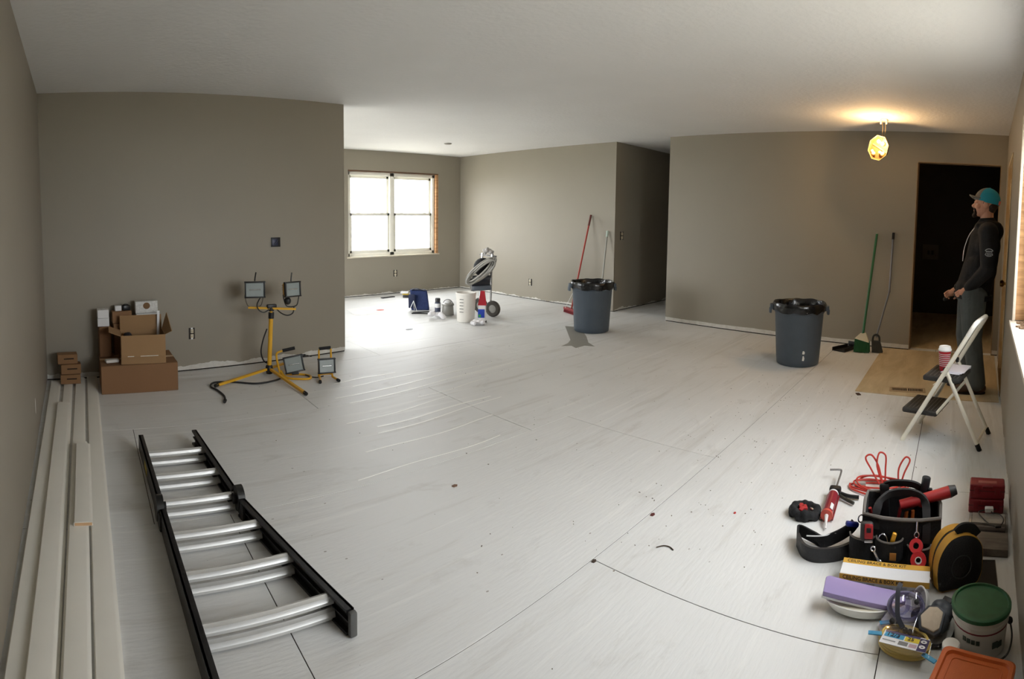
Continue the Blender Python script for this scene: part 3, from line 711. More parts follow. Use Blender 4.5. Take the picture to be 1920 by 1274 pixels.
obj('carry_frame', MB().tube([(-.052, .04, .03), (-.052, .045, .235), (-.045, .045, .252), (.045, .045, .256), (.052, .045, .24), (.052, .04, .03)], .008, 8), MYEL, t)
obj('grip', MB().cyl((-.05, .045, .252), (.048, .045, .257), .013, n=12), MRUB, t)
t = thing('lamp_cord', 'black cord strung between the two floor work lights', 'cord', (1.78, 4.3, 0))
obj('upper_cord', MB().tube(spline([(-.045, .06, .16), (0, .07, .165), (.055, 0, .16)], 6), .004, 6), MBLK, t)
obj('lower_cord', MB().tube(spline([(-.02, -.04, .02), (.02, -.08, .008), (.06, -.12, .01), (.09, -.17, .03)], 6), .005, 6), MBLK, t)
obj('plug', MB().box((.01, .065, .160), (.035, .02, .02), bev=.006), MBLK, t)

# ------------------------------------------------------------------ trash cans, brooms and entry
MCAN = M('blue_grey_plastic', (72, 82, 92), .5, var=.12, scale=12, bump=.06)
MBAG = M('black_bin_liner', (12, 12, 13), .22, var=.3, bump=.5, bscale=26, coat=.3)
def trash_can(label, loc, rotz, full):
    t = thing('trash_can', label, 'trash can', loc, rotz)
    obj('body', MB().lathe([(0, .004), (.200, .004), (.207, .012), (.212, .06), (.238, .50), (.240, .505), (.246, .508), (.252, .565), (.258, .57), (.258, .582), (.246, .584), (.242, .56), (.205, .03), (0, .025)], 40), MCAN, t)
    for s_ in (-1, 1):
        h = MB().prism([(s_ * .236, -.055), (s_ * .285, -.045), (s_ * .292, 0), (s_ * .285, .045), (s_ * .236, .055)], .525, .572, bev=.006)
        h.prism([(s_ * .270, -.052), (s_ * .292, -.04), (s_ * .298, 0), (s_ * .292, .04), (s_ * .270, .052)], .487, .535, bev=.005)
        obj('handle', h, MCAN, t)
    def wob(a, j):
        k = [0, .012, .012, .008, .006, .01, .02, .03][j] if j < 8 else .03
        n_ = mnoise.noise(Vector((math.cos(a) * 3, math.sin(a) * 3, j * .7 + loc[0])))
        n2 = mnoise.noise(Vector((math.cos(a) * 9, math.sin(a) * 9, j * 1.3)))
        return (1 + k * (n_ + .6 * n2), (.030 * n_ if j == 0 else (.012 * n_ if j < 5 else .035 * n2)))
    obj('bin_liner', MB().lathe([(.2615, .520), (.264, .565), (.264, .590), (.255, .600), (.244, .592), (.238, .54), (.225, .42), (.19, .33 if full else .25), (0, .30 if full else .22)], 56, wob=wob), MBAG, t, 50)
    return t
can1 = trash_can('blue-grey trash can with black liner standing nearest, paint drips on its side', (5.18, 1.487, 0), R(-72), True)
MDRIP = M('white_paint_drip', (230, 230, 226), .4)
for (a, z, wd, hh) in ((200, .150, .026, .030), (200, .095, .022, .045), (207, .545, .05, .035), (203, .53, .04, .022)):
    a = R(a); r_ = .2145 + z * .058 + (.012 if z > .5 else 0)
    e = MB().prism([(-wd / 2, -hh / 2), (wd * .3, -hh * .55), (wd / 2, 0), (wd * .2, hh / 2), (-wd * .3, hh * .45)], -.002, .0025)
    o = obj('paint_drip', e, MDRIP, can1)
    ang = math.atan2(-1.487, -5.18) - R(-72) + (a - R(200))+R(14)
    o.location = (r_ * math.cos(ang), r_ * math.sin(ang), z); o.rotation_euler = (R(90), 0, ang + R(90))
lb = MB().box((0, 0, 0), (.06, .003, .022), bev=.001)
o = obj('embossed_mark', lb, M('dark_emboss', (44, 50, 58), .5), can1); ang = math.atan2(-1.487, -5.18) - R(-72) - R(12); o.location = (.2505 * math.cos(ang), .2505 * math.sin(ang), .535); o.rotation_euler = (0, 0, ang + R(90))
can2 = trash_can('blue-grey trash can with black liner by the dining wall corner and red broom', (5.23, 4.03, 0), R(-40), False)

def pole(mb, a, b, r): return mb.cyl(a, b, r, n=12)
t = thing('push_broom', 'red push broom leaning on the dining wall behind the trash can', 'broom', (5.93, 4.93, 0))
a, b = Vector((.0, .0, .075)), Vector((.525, .10, 1.385))
obj('handle', pole(MB(), a, b, .0125), M('red_lacquer', (160, 58, 48), .45), t)
obj('grip', pole(MB(), a + (b - a) * .885, a + (b - a) * 1.005, .0155), M('dark_red_grip', (96, 44, 38), .6), t)
hd = MB().box((0, 0, .058), (.055, .40, .036), (0, 0, R(-22)), bev=.008); obj('block', hd, M('red_block', (140, 34, 38), .5), t)
br = MB()
for i in range(26):
    for j in (-.015, .0, .015):
        y = -.19 + i * .0152; c, s_ = math.cos(R(-22)), math.sin(R(-22))
        br.cyl((j * c - y * s_, j * s_ + y * c, .042), (j * 1.2 * c - y * 1.02 * s_, j * 1.2 * s_ + y * 1.02 * c, .002), .006, .007, 5)
o = obj('bristles', br, M('red_bristle', (116, 24, 30), .8), t); o['kind'] = 'stuff'
obj('brace', MB().tube([(-.02, .10, .075), (.12, .03, .36)], .004, 6), MALU, t)
t = thing('pole', 'pale grey pole with a light grip leaning on the dining wall corner', 'pole', (6.02, 4.52, 0))
a, b = Vector((0, 0, .004)), Vector((.435, .20, 1.165))
obj('shaft', pole(MB(), a, b, .0115), M('pale_grey_pole', (148, 148, 140), .45), t)
obj('grip', MB().cyl(a + (b - a) * .93, b, .017, .020, 12), M('pale_green_grip', (176, 190, 180), .5), t)

t = thing('broom', 'green angled broom with white cap leaning on the entry wall', 'broom', (5.88, .965, 0))
a, b = Vector((.0, .0, .195)), Vector((.318, -.055, 1.285))
obj('handle', pole(MB(), a, b, .014), M('green_handle', (36, 96, 56), .4), t)
obj('hanger_tip', pole(MB(), a + (b - a) * .935, a + (b - a) * 1.003, .0135), M('cream_plastic', (222, 214, 190), .5), t)
cap = MB().raw([(-.018, -.035, .215), (.018, -.035, .215), (.018, .03, .205), (-.018, .03, .205), (-.026, -.075, .115), (.026, -.075, .115), (.026, .085, .150), (-.026, .085, .150)], [(0, 1, 2, 3), (7, 6, 5, 4), (0, 4, 5, 1), (1, 5, 6, 2), (2, 6, 7, 3), (3, 7, 4, 0)])
obj('cap', cap, M('cream_plastic', (222, 214, 190), .5), t, 25)
def bristle_fan(x0, z0s, z1s, yrange0, yrange1, nx=4, ny=22, r_=.0042):
    m = MB()
    for i in range(ny):
        f_ = i / (ny - 1)
        for k in range(nx):
            g = (k / (nx - 1) - .5)
            y0_ = yrange0[0] + (yrange0[1] - yrange0[0]) * f_; y1_ = yrange1[0] + (yrange1[1] - yrange1[0]) * f_
            m.cyl((x0 + g * .04, y0_, z0s[0] + (z0s[1] - z0s[0]) * f_), (x0 + g * .07, y1_ + random.uniform(-.004, .004), z1s + .002 + random.random() * .004), r_, r_ * 1.1, 5)
    return m
o = obj('bristles', bristle_fan(0, (.125, .155), .002, (-.072, .08), (-.075, .085)), M('green_bristle', (30, 92, 52), .7), t); o['kind'] = 'stuff'
t = thing('broom', 'grey bent-pole broom with dark bristles beside the green broom', 'broom', (5.93, .825, 0))
p0, p1, p2 = Vector((.0, 0, .165)), Vector((.12, -.105, .66)), Vector((.228, -.108, 1.305))
MGPOLE = M('grey_metal_pole', (120, 120, 124), .38, .6)
obj('lower_pole', pole(MB(), p0, p1, .010), MGPOLE, t)
obj('upper_pole', pole(MB(), p1, p2, .011), MGPOLE, t)
obj('joint', MB().sph(p1, .014, 10, 8), MGPOLE, t)
obj('grip', pole(MB(), p1 + (p2 - p1) * .89, p1 + (p2 - p1) * 1.005, .015), MRUB, t)
obj('head', MB().tube(spline([(0, -.038, .12), (0, -.03, .175), (0, 0, .195), (0, .03, .175), (0, .038, .12)], 5), .011, 8).box((0, 0, .115), (.04, .095, .03), bev=.008), M('dark_grey_plastic', (40, 42, 42), .5), t)
o = obj('bristles', bristle_fan(0, (.115, .115), .002, (-.042, .042), (-.075, .03)), M('charcoal_bristle', (52, 54, 50), .8), t); o['kind'] = 'stuff'
t = thing('dustpan', 'black dustpan lying on the floor beside the green broom', 'dustpan', (5.86, 1.14, 0))
pan = MB().raw([(-.075, .0, .003), (-.02, .15, .003), (.24, .02, .003), (.20, -.10, .003), (-.075, 0, .008), (-.02, .15, .008), (.24, .02, .012), (.20, -.10, .012)], [(3, 2, 1, 0), (4, 5, 6, 7), (0, 1, 5, 4), (1, 2, 6, 5), (2, 3, 7, 6), (3, 0, 4, 7)])
obj('tray', pan, M('black_dustpan', (22, 22, 23), .45), t, 20)
obj('back_lip', MB().box((.22, -.04, .035), (.012, .13, .065), (0, 0, R(-18)), bev=.003).box((.10, .085, .022), (.27, .008, .036), (0, 0, R(-27)), bev=.002).box((.065, -.05, .022), (.29, .008, .036), (0, 0, R(-20)), bev=.002), _mats['black_dustpan'], t)
# floor register in the plywood
t = thing('floor_register', 'tan metal floor register set in the entry plywood', 'vent', (4.60, .355, .007), R(96))
fr = MB(); 
for c, d in (((0, .052, .003), (.30, .022, .006)), ((0, -.052, .003), (.30, .022, .006)), ((-.14, 0, .003), (.022, .10, .006)), ((.14, 0, .003), (.022, .10, .006)), ((0, 0, .003), (.012, .09, .006))): fr.box(c, d, bev=.0015)
obj('frame', fr, M('tan_metal', (176, 152, 118), .5), t)
obj('well', MB().box((0, 0, .0006), (.27, .09, .001)), M('vent_dark', (20, 16, 12), .9), t)
for k in range(20):
    x = -.122 + k * .0128
    if abs(x) < .008: continue
    obj('slat', MB().box((x, 0, .0028), (.0045, .088, .0035)), _mats['tan_metal'], t)
o = obj('debris_chip', MB().box((4.385, .735, .004), (.05, .03, .006), (0, 0, .5)), M('brown_chip', (76, 54, 40), .9)); tag(o, 'dark chip lying at the corner of the entry plywood', 'debris')

# ---- hanging light fixture
lf = thing('ceiling_light', 'octagonal brass and glass light hanging tilted by its wires, two bulbs lit', 'ceiling light', (5.53, .79, 2.44))
obj('canopy', MB().box((.0, .0, -.006), (.10, .06, .012), bev=.003), M('white_metal', (222, 214, 198), .5), lf)
for dy in (.035, -.02): obj('bracket', MB().box((0, dy, -.025), (.012, .016, .045), bev=.003), _mats['white_metal'], lf)
obj('wire', MB().tube(spline([(0, .02, -.03), (.012, .015, -.09), (.02, .02, -.17), (.03, .018, -.22)], 5), .0022, 6), M('cloth_wire', (120, 104, 80), .7), lf)
obj('wire', MB().tube(spline([(0, -.01, -.03), (.018, -.012, -.10), (.026, 0, -.17), (.034, .008, -.22)], 5), .0022, 6), _mats['cloth_wire'], lf)
e = bpy.data.objects.new('shade', None); COL.objects.link(e); e.parent = lf; e.location = (0, .045, -.285); e.rotation_euler = (R(90 + 6), R(14), R(-98))
MPANB = M('fixture_back', (120, 92, 54), .5, .1)
oct_ = [(math.cos(R(22.5 + 45 * k)), math.sin(R(22.5 + 45 * k))) for k in range(8)]
R0 = .118
obj('back_plate', MB().prism([(x * R0 * .82, y * R0) for x, y in oct_], -.05, -.046), MPANB, e, 20)
sd = MB()
for k in range(8):
    a, b = oct_[k], oct_[(k + 1) % 8]
    v = [(a[0] * R0 * .82, a[1] * R0, -.05), (b[0] * R0 * .82, b[1] * R0, -.05), (b[0] * R0 * .9, b[1] * R0 * 1.08, .02), (a[0] * R0 * .9, a[1] * R0 * 1.08, .02)]
    g = MB().raw(v + [(x * .965, y * .965, z) for x, y, z in v], [(0, 1, 2, 3), (7, 6, 5, 4), (0, 4, 5, 1), (1, 5, 6, 2), (2, 6, 7, 3), (3, 7, 4, 0)])
    obj('side_panel', g, M('amber_panel', (128, 100, 62), .4, .1), e, 20)
obj('rim', MB().tube([(x * R0 * .9, y * R0 * 1.08, .021) for x, y in oct_], .0035, 6, closed=True), M('pale_brass', (236, 214, 160), .25, .8), e)
obj('strap', MB().box((-.0, .0, -.03), (.17, .014, .008), (0, 0, R(-18))), M('pale_brass', (236, 214, 160), .25, .8), e)
MLIT = M('lit_bulb', (255, 220, 160), .4, emit=(255, 214, 140), estr=9)
MUNL = M('clear_globe', (232, 206, 160), .12, var=.15, spec=.8)
for (x, y) in ((-.022, .062), (.022, .050)): obj('lit_bulb', MB().sph((x, y, -.015), .019, 14, 10), MLIT, e)
for (x, y, r_) in ((-.065, -.045, .017), (-.045, -.065, .021), (.052, -.048, .024), (.020, -.04, .018)): obj('globe_bulb', MB().sph((x, y, -.010), r_, 14, 10), MUNL, e)
pl_ = bpy.data.lights.new('bulb_glow', 'POINT'); pl_.energy = 7; pl_.color = (1, .62, .28); pl_.shadow_soft_size = .02
po = bpy.data.objects.new('bulb_glow', pl_); COL.objects.link(po); po.parent = e; po.location = (0, .055, .11)

# ------------------------------------------------------------------ dining room things (local x = right, local y = away from the photographer)
VR = R(-44)
t = thing('paint_sprayer', 'airless paint sprayer on a two-wheeled cart with a coiled grey hose', 'paint sprayer', (4.93, 5.60, 0), VR)
MCHR = M('chromed_tube', (190, 190, 192), .2, .9)
for (wx, wy) in ((.095, -.05), (-.09, .24)):
    Tm = Matrix.Translation((wx, wy, .108)) @ Matrix.Rotation(R(90), 4, 'X') @ Matrix.Rotation(R(-26), 4, 'Y')
    wl_ = obj('wheel', MB().lathe([(.055, -.022), (.095, -.026), (.108, -.012), (.108, .012), (.095, .026), (.055, .022)], 26, Tm), M('grey_tyre', (74, 70, 64), .8), t)
    obj('wheel_hub', MB().lathe([(0, -.018), (.03, -.02), (.058, -.014), (.058, .014), (.03, .02), (0, .018)], 20, Tm), M('grey_hub', (150, 148, 142), .5), wl_)
obj('axle', MB().cyl((.095, -.05, .108), (-.09, .24, .108), .010, n=10), MCHR, t)
fr = MB()
fr.tube(spline([(.06, -.02, .108), (.065, -.02, .40), (.075, -.02, .80), (.095, -.02, .835)], 5), .014, 8)
obj('cart_upright', fr, MCHR, t)
obj('cart_upright', MB().tube(spline([(-.10, .20, .108), (-.09, .20, .40), (-.07, .20, .80), (-.06, .20, .835)], 5), .014, 8), MCHR, t)
obj('cart_handle', MB().cyl((.13, -.05, .815), (-.10, .24, .82), .013, n=10), MCHR, t)
obj('cart_leg', MB().tube([(-.06, -.02, .33), (-.085, -.06, .02)], .011, 8), MCHR, t)
obj('motor_housing', MB().box((-.06, .05, .385), (.26, .20, .07), (0, R(-4), 0), bev=.02), M('slate_housing', (78, 84, 92), .45), t)
obj('motor', MB().cyl((-.19, .05, .46), (.05, .05, .46), .085, n=20).box((-.02, .05, .50), (.16, .16, .10), bev=.02), M('dark_motor', (38, 40, 46), .5), t)
obj('pump', MB().cyl((-.19, .02, .38), (-.19, .02, .10), .019, n=12).cyl((-.19, .02, .42), (-.19, .02, .36), .032, n=14), M('steel_pump', (110, 108, 106), .35, .8), t)
hz = []
MHOSE = [M('grey_hose', (146, 144, 136), .5), M('light_hose', (178, 176, 168), .5), M('black_hose', (34, 34, 36), .5)]
for k in range(11):
    rr = .145 + .012 * (k % 4); cx = -.075 + .012 * math.sin(k * 2.1); cz = .62 + .02 * math.cos(k * 1.7); tilt = R(-34 + 5 * math.sin(k * 1.3))
    pts = []
    for i in range(28):
        a = 2 * math.pi * i / 28; x = (rr + .05) * math.cos(a); z = (rr - .02) * math.sin(a) * .88
        pts.append((cx + x * math.cos(tilt) - z * math.sin(tilt) * .4, -.06 - .011 * k + .02 * math.sin(a * 2 + k), cz - x * math.sin(tilt) + z * math.cos(tilt)))
    obj('hose_loop', MB().tube(pts, .0115, 7, closed=True), MHOSE[(2, 2, 0, 1, 0, 2, 0, 0, 1, 0, 0)[k]], t)
obj('bundle', MB().sph((-.05, .03, .66), (.13, .08, .13), 14, 10), M('black_bundle', (20, 20, 22), .7), t)
pw = MB()
for k in range(7):
    a = k * .9; pw.sph((.02 + .045 * math.cos(a), -.02 + .03 * math.sin(a), .875 + .012 * (k % 3)), (.040, .032, .026), 9, 6, (a, a * .7, a))
organic('plastic_wrap', pw, M('crumpled_grey_film', (176, 172, 168), .35, var=.3, scale=40, bump=.6, bscale=50), t, .008, 1)

t = thing('paint_bucket', 'tall white paint bucket under the sprayer pump', 'bucket', (4.47, 5.47, 0), VR)
obj('pail', MB().lathe([(0, .003), (.108, .003), (.112, .008), (.128, .355), (.133, .357), (.133, .375), (.126, .377), (.122, .355), (.106, .02), (0, .018)], 32), M('white_pail', (226, 222, 214), .45, var=.04), t)
obj('paint', MB().lathe([(0, .30), (.118, .30), (.118, .31), (0, .31)], 24), M('greige_paint', (150, 142, 126), .3), t)
for k in range(5): obj('label_line', MB().box((-.045, -.1215, .14 + k * .04), (.055, .002, .010), (R(-2.5), 0, R(-22))), M('grey_print', (120, 118, 114), .6), t)
bt = thing('spray_jug', 'red and white jug with blue label standing beside the white bucket', 'jug', (4.61, 5.31, 0), VR)
obj('jug_body', MB().box((0, 0, .12), (.10, .07, .24), bev=.02), M('white_jug', (226, 224, 222), .4), bt)
obj('label', MB().box((-.01, -.036, .115), (.085, .004, .11), bev=.001), M('blue_label', (28, 62, 168), .45), bt)
obj('green_mark', MB().box((-.03, -.0385, .085), (.03, .002, .035)), M('green_print', (60, 150, 70), .5), bt)
cone = MB().raw([(-.055, -.04, .22), (.055, -.04, .22), (.055, .04, .22), (-.055, .04, .22), (-.02, -.02, .40), (.03, -.02, .40), (.03, .02, .40), (-.02, .02, .40)], [(0, 1, 2, 3), (7, 6, 5, 4), (0, 4, 5, 1), (1, 5, 6, 2), (2, 6, 7, 3), (3, 7, 4, 0)])
obj('red_top', cone, M('red_cap', (166, 22, 36), .45), bt, 25)
obj('jug_foot', MB().box((.01, -.01, .01), (.095, .07, .02), bev=.006), M('dark_foot', (60, 58, 54), .7), bt)

t = thing('tote_bag', 'navy blue tote bag standing on the dining room floor', 'bag', (4.50, 6.55, 0), VR + R(8))
bg = MB().raw([(-.125, -.07, 0), (.135, -.07, 0), (.135, .08, 0), (-.125, .08, 0), (-.145, -.045, .29), (.10, -.045, .275), (.10, .055, .275), (-.145, .055, .29)], [(3, 2, 1, 0), (0, 1, 5, 4), (1, 2, 6, 5), (2, 3, 7, 6), (3, 0, 4, 7), (4, 5, 6, 7)])
organic('bag_body', bg, M('navy_canvas', (32, 48, 92), .8, var=.2, bump=.3), t, .012, 3)
obj('side_pocket', MB().box((-.115, -.075, .13), (.10, .03, .20), (R(4), 0, R(-10)), bev=.012), M('dark_navy_mesh', (28, 36, 64), .8), t)
obj('strap', MB().strap(spline([(-.12, -.05, .285), (-.06, -.06, .315), (.0, -.055, .30), (.07, -.05, .28)], 5), .03, .006), M('black_webbing', (20, 22, 30), .8), t)
obj('zipper_flap', MB().box((-.02, 0, .285), (.20, .07, .02), (0, R(3), 0), bev=.006), M('dark_navy_mesh', (28, 36, 64), .8), t)
t = thing('spray_gun_stand', 'thin wire stand beside the navy tote bag', 'stand', (4.30, 6.42, 0), VR)
for (x, y) in ((-.07, 0), (.05, .0), (.0, .06)): obj('leg', MB().tube([(0, 0, .16), (x, y, .004)], .004, 6), MALU, t)
t = thing('paint_can', 'round grey paint can with wire lid on the dining room floor', 'can', (4.57, 5.98, 0), VR)
obj('can_body', MB().lathe([(0, .002), (.078, .002), (.082, .012), (.075, .13), (.085, .14), (.085, .155), (.06, .165), (0, .168)], 24), M('galvanised', (150, 148, 142), .4, .5), t)
obj('lid', MB().lathe([(0, .165), (.052, .166), (.05, .185), (.03, .2), (0, .203)], 18), M('white_lid_p', (214, 214, 214), .5), t)
obj('bail', MB().tube(spline([(-.082, 0, .13), (-.05, 0, .19), (0, 0, .215), (.05, 0, .19), (.082, 0, .13)], 5), .004, 6), MBLK, t)
t = thing('paint_can', 'small dark spray can with black cap behind the grey paint can', 'can', (4.50, 6.12, 0), VR)
obj('can_body', MB().lathe([(0, .002), (.040, .002), (.042, .15), (.034, .165), (0, .168)], 18), M('navy_can', (52, 58, 80), .4), t)
obj('label_band', MB().lathe([(.0425, .09), (.043, .092), (.043, .145), (.0425, .147)], 18), MWHITE, t)
obj('cap', MB().lathe([(0, .165), (.034, .165), (.036, .21), (.03, .22), (0, .222)], 18), MBLK, t)
def rag(label, loc, sc, seed):
    rnd = random.Random(seed); m = MB()
    for k in range(9): m.sph((rnd.uniform(-1, 1) * sc, rnd.uniform(-.6, .6) * sc, .018 + rnd.random() * .03 * sc / .1), (.045 * sc / .1, .035 * sc / .1, (.02 + rnd.random() * .016)), 9, 7, (rnd.random(), rnd.random(), rnd.random() * 3))
    t = organic('rag', m, M('white_rag', (224, 222, 224), .9, var=.15, scale=30, bump=.8, bscale=30), None, .008, 2)
    t.location = loc; zmin = min(v.co.z for v in t.data.vertices); t.location.z = -zmin + .0005; t.rotation_euler = (0, 0, VR); tag(t, label, 'rag'); return t
rag('crumpled white rag in front of the grey paint can', (4.30, 5.83, 0), .11, 1)
rag('crumpled white rag in front of the white bucket', (4.42, 5.17, 0), .075, 2)
t = thing('paper_sheets', 'white paper sheets with a red mark on the dining room floor', 'paper', (3.78, 6.78, 0))
for k, (poly, z) in enumerate(((((-.18, .35), (.28, .36), (.21, -.28), (-.31, -.17)), .001), (((-.30, -.05), (.05, .10), (.12, -.10), (-.22, -.24)), .0022), (((-.02, .25), (.24, .30), (.26, .02), (.05, -.02)), .0032))):
    obj('sheet', MB().prism(list(poly), z, z + .0008), M('white_paper', (236, 234, 232), .7, var=.03), t)
obj('red_mark', MB().prism([(.20 + .06 * math.cos(i * .6283), .02 + .05 * math.sin(i * .6283)) for i in range(10)], .0041, .0046), M('red_print', (206, 92, 80), .6), t)
t = thing('tape_box', 'small black and white tin with yellow band near the back wall', 'tin', (4.96, 7.66, 0), VR)
obj('base', MB().box((.02, -.02, .022), (.10, .07, .044), bev=.008), MBLK, t)
obj('band', MB().box((.01, 0, .054), (.10, .07, .018), bev=.004), M('yellow_band', (206, 176, 60), .5), t)
obj('top', MB().box((-.01, .01, .079), (.13, .08, .03), bev=.008), MWHITE, t)
o = obj('air_hose', MB().tube(spline([(4.20, 6.32, .008), (4.33, 6.22, .008), (4.43, 6.05, .009), (4.40, 5.88, .008)], 7), .009, 7), M('black_cord', (34, 34, 35), .55)); tag(o, 'black hose on the floor between bag and rag', 'hose')
o = obj('thin_cord', MB().tube(spline([(4.24, 6.35, .008), (4.45, 6.30, .008), (4.60, 6.20, .008)], 7), .008, 7), _mats['black_cord']); tag(o, 'second black hose crossing in front of the navy tote bag', 'hose')
o = obj('scraper_blade', MB().box((4.70, 7.78, .007), (.26, .06, .012), (0, 0, R(8)), bev=.003), MBLK); tag(o, 'flat dark blade on the floor by the back wall', 'tool')
o = obj('floor_knot', MB().prism([(3.60 + .05 * math.cos(i * .785), 5.466 + .03 * math.sin(i * .785)) for i in range(8)], .0002, .004), MBLK); tag(o, 'small black spot of tar on the open floor', 'debris')

# ------------------------------------------------------------------ step stool with coffee cup and pad
MCREAM = M('cream_enamel', (232, 227, 212), .4, var=.05)
MTREAD = M('black_tread', (40, 38, 36), .7, var=.35, scale=60, bump=.4, bscale=120)
st = thing('step_stool', 'cream metal folding step stool with two black treads by the entry', 'step stool', (3.626, .005, 0), R(-14))
hw = .175
def fr_pt(t): return (.245 - .445 * t, .012 + .80 * t)         # front rail: y, z along its length
for s_ in (-1, 1):
    y0_, z0_ = fr_pt(0); y1_, z1_ = fr_pt(.88)
    obj('front_leg', MB().tube([(s_ * hw, y0_, z0_), (s_ * hw, y1_, z1_)], .0145, 10), MCREAM, st)
    rl = obj('rear_leg', MB().tube([(s_ * (hw - .022), -.245, .02), (s_ * (hw - .022), -.012, .482)], .0130, 10), MCREAM, st)
    obj('leg_cap', MB().cyl((s_ * (hw - .022), -.015, .470), (s_ * (hw - .022), -.004, .497), .0145, n=12), MRUB, rl)
    obj('foot_cap', MB().cyl((s_ * (hw - .022), -.256, .0), (s_ * (hw - .022), -.236, .04), .0155, n=12), MRUB, rl)
    obj('foot_cap', MB().cyl((s_ * hw, y0_ + .004, .0), (s_ * hw, y0_ - .008, .025), .0155, n=12), MCREAM, st)
    obj('hinge_link', MB().strap([(s_ * (hw - .008), -.022, .455), (s_ * (hw - .008), .062, .385)], .004, .020, up=(1, 0, 0)), MCREAM, st)
    obj('step_strut', MB().tube([(s_ * (hw - .03), .055, .175), (s_ * (hw - .025), -.075, .345)], .0095, 8), MCREAM, st)
    for t_ in (.24, .52, .62): obj('rivet', MB().sph((s_ * (hw + .0125), *fr_pt(t_)), .005, 8, 6), MALU, st)
ya, za = fr_pt(.88); yb, zb = fr_pt(.955); yc, zc = fr_pt(.985)
obj('handle_bow', MB().tube(spline([(-hw, ya, za), (-hw, yb, zb), (-hw + .045, yc, zc), (hw - .045, yc, zc), (hw, yb, zb), (hw, ya, za)], 6), .0155, 10), M('white_grip_paint', (232, 230, 222), .35), st)
obj('rear_crossbar', MB().tube([(-hw + .022, -.233, .045), (hw - .022, -.233, .045)], .009, 8), MCREAM, st)
def tread(yc_, zc_, dep, wd):
    o = obj('tread', MB().box((0, yc_, zc_), (wd, dep, .034), bev=.012, seg=3), MTREAD, st)
    for k in range(9): obj('grip_rib', MB().box((0, yc_ - dep * .42 + k * dep * .105, zc_ + .0175), (wd - .03, .004, .003)), M('worn_rib', (92, 88, 82), .6), o)
tread(.016, .418, .245, .318); tread(.150, .192, .235, .318)
o = thing('coffee_cup', 'red and white striped paper coffee cup with white lid on the stool', 'cup', (3.640, .045, .4385))
obj('cup_body', MB().lathe([(0, .001), (.029, .001), (.030, .004), (.041, .135), (.0, .135)], 26), M('red_paper', (176, 34, 44), .55), o)
for k in range(7):
    z = .035 + k * .0125; r_ = .0302 + z * .0815
    obj('white_stripe', MB().lathe([(r_ - .001, z), (r_ + .0006, z), (r_ + .0010, z + .0036), (r_ - .0006, z + .0036)], 26), MWHITE, o)
obj('lid', MB().lathe([(.043, .132), (.045, .136), (.045, .142), (.041, .147), (.039, .160), (.035, .163), (.033, .158), (0, .157)], 26), M('white_lid', (236, 236, 234), .4), o)
o = thing('note_pad', 'stack of white papers on the top tread of the stool', 'paper', (3.655, -.035, .4395), R(-22))
for k in range(3): obj('sheet', MB().box((.01 * k, -.004 * k, .002 + .0035 * k), (.22, .13, .003), (0, 0, R(4 * k))), M('bright_paper', (232, 230, 240), .6, var=.02), o)

# ------------------------------------------------------------------ the man standing by the door
MSKIN = M('skin', (196, 142, 116), .5, var=.06, scale=20)
man = thing('person', 'man in teal cap, black hoodie and grey jeans standing by the front door', 'person', (4.72, -.19, .0075))
V = lambda x, y, z: Vector((x, y + .19, z))
b = MB()
b.sph(V(0, -.232, 1.625), (.076, .098, .095), 20, 14)                       # cranium
b.sph(V(0, -.205, 1.565), (.062, .078, .082), 18, 12)                       # face
b.sph(V(0, -.175, 1.525), (.046, .050, .036), 14, 10)                       # jaw
b.sph(V(0, -.150, 1.610), (.048, .026, .018), 12, 8)                        # brow
limb(b, [V(0, -.138, 1.602), V(0, -.116, 1.578), V(0, -.130, 1.566)], [.010, .013, .012], 10)   # nose
b.sph(V(0, -.135, 1.540), (.024, .014, .012), 10, 8)                        # lips
for s_ in (-1, 1):
    b.sph(V(s_ * .076, -.222, 1.585), (.010, .022, .032), 12, 8, (R(-12), 0, 0))
    b.sph(V(s_ * .045, -.160, 1.575), (.022, .024, .02), 10, 8)             # cheek
limb(b, [V(0, -.235, 1.56), V(0, -.240, 1.46), V(0, -.245, 1.38)], [.056, .058, .075], 16)
limb(b, [V(-.09, -.25, 1.34), V(.09, -.25, 1.34)], [.085, .085], 14)
limb(b, [V(0, -.235, 1.30), V(0, -.20, 1.05), V(0, -.155, .84)], [.115, .105, .115], 16)
arms = {-1: [V(-.185, -.25, 1.355), V(-.225, -.262, 1.06), V(-.150, -.118, .895)], 1: [V(.185, -.25, 1.355), V(.225, -.20, 1.06), V(.100, -.030, .860)]}
for s_ in (-1, 1):
    limb(b, arms[s_], [.055, .042, .030], 12)
    w_ = arms[s_][2]; d = Vector((-s_ * .25, .80, -.55)).normalized() if s_ > 0 else Vector((.25, .75, -.60)).normalized()
    sd = Vector((1, 0, 0)); sd = (sd - d * sd.dot(d)).normalized(); nn = d.cross(sd)
    palm = w_ + d * .045
    limb(b, [w_, palm, w_ + d * .075], [.026, .030, .028], 10)
    for k, (off, ln) in enumerate(((-.027, .068), (-.009, .078), (.009, .073), (.027, .056))):
        base = w_ + d * .085 + nn * off
        bend = (d * .75 - sd * s_ * .55).normalized(); bend2 = (d * .1 - sd * s_ * .98).normalized()
        limb(b, [base, base + d * ln * .42, base + d * ln * .42 + bend * ln * .33, base + d * ln * .42 + bend * ln * .33 + bend2 * ln * .28], [.0098, .0092, .0086, .0078], 8)
    th0 = w_ + d * .030 + nn * .026
    limb(b, [th0, th0 + (d * .5 + nn * .8).normalized() * .035, th0 + (d * .5 + nn * .8).normalized() * .035 + d * .032], [.012, .0105, .0092], 8)
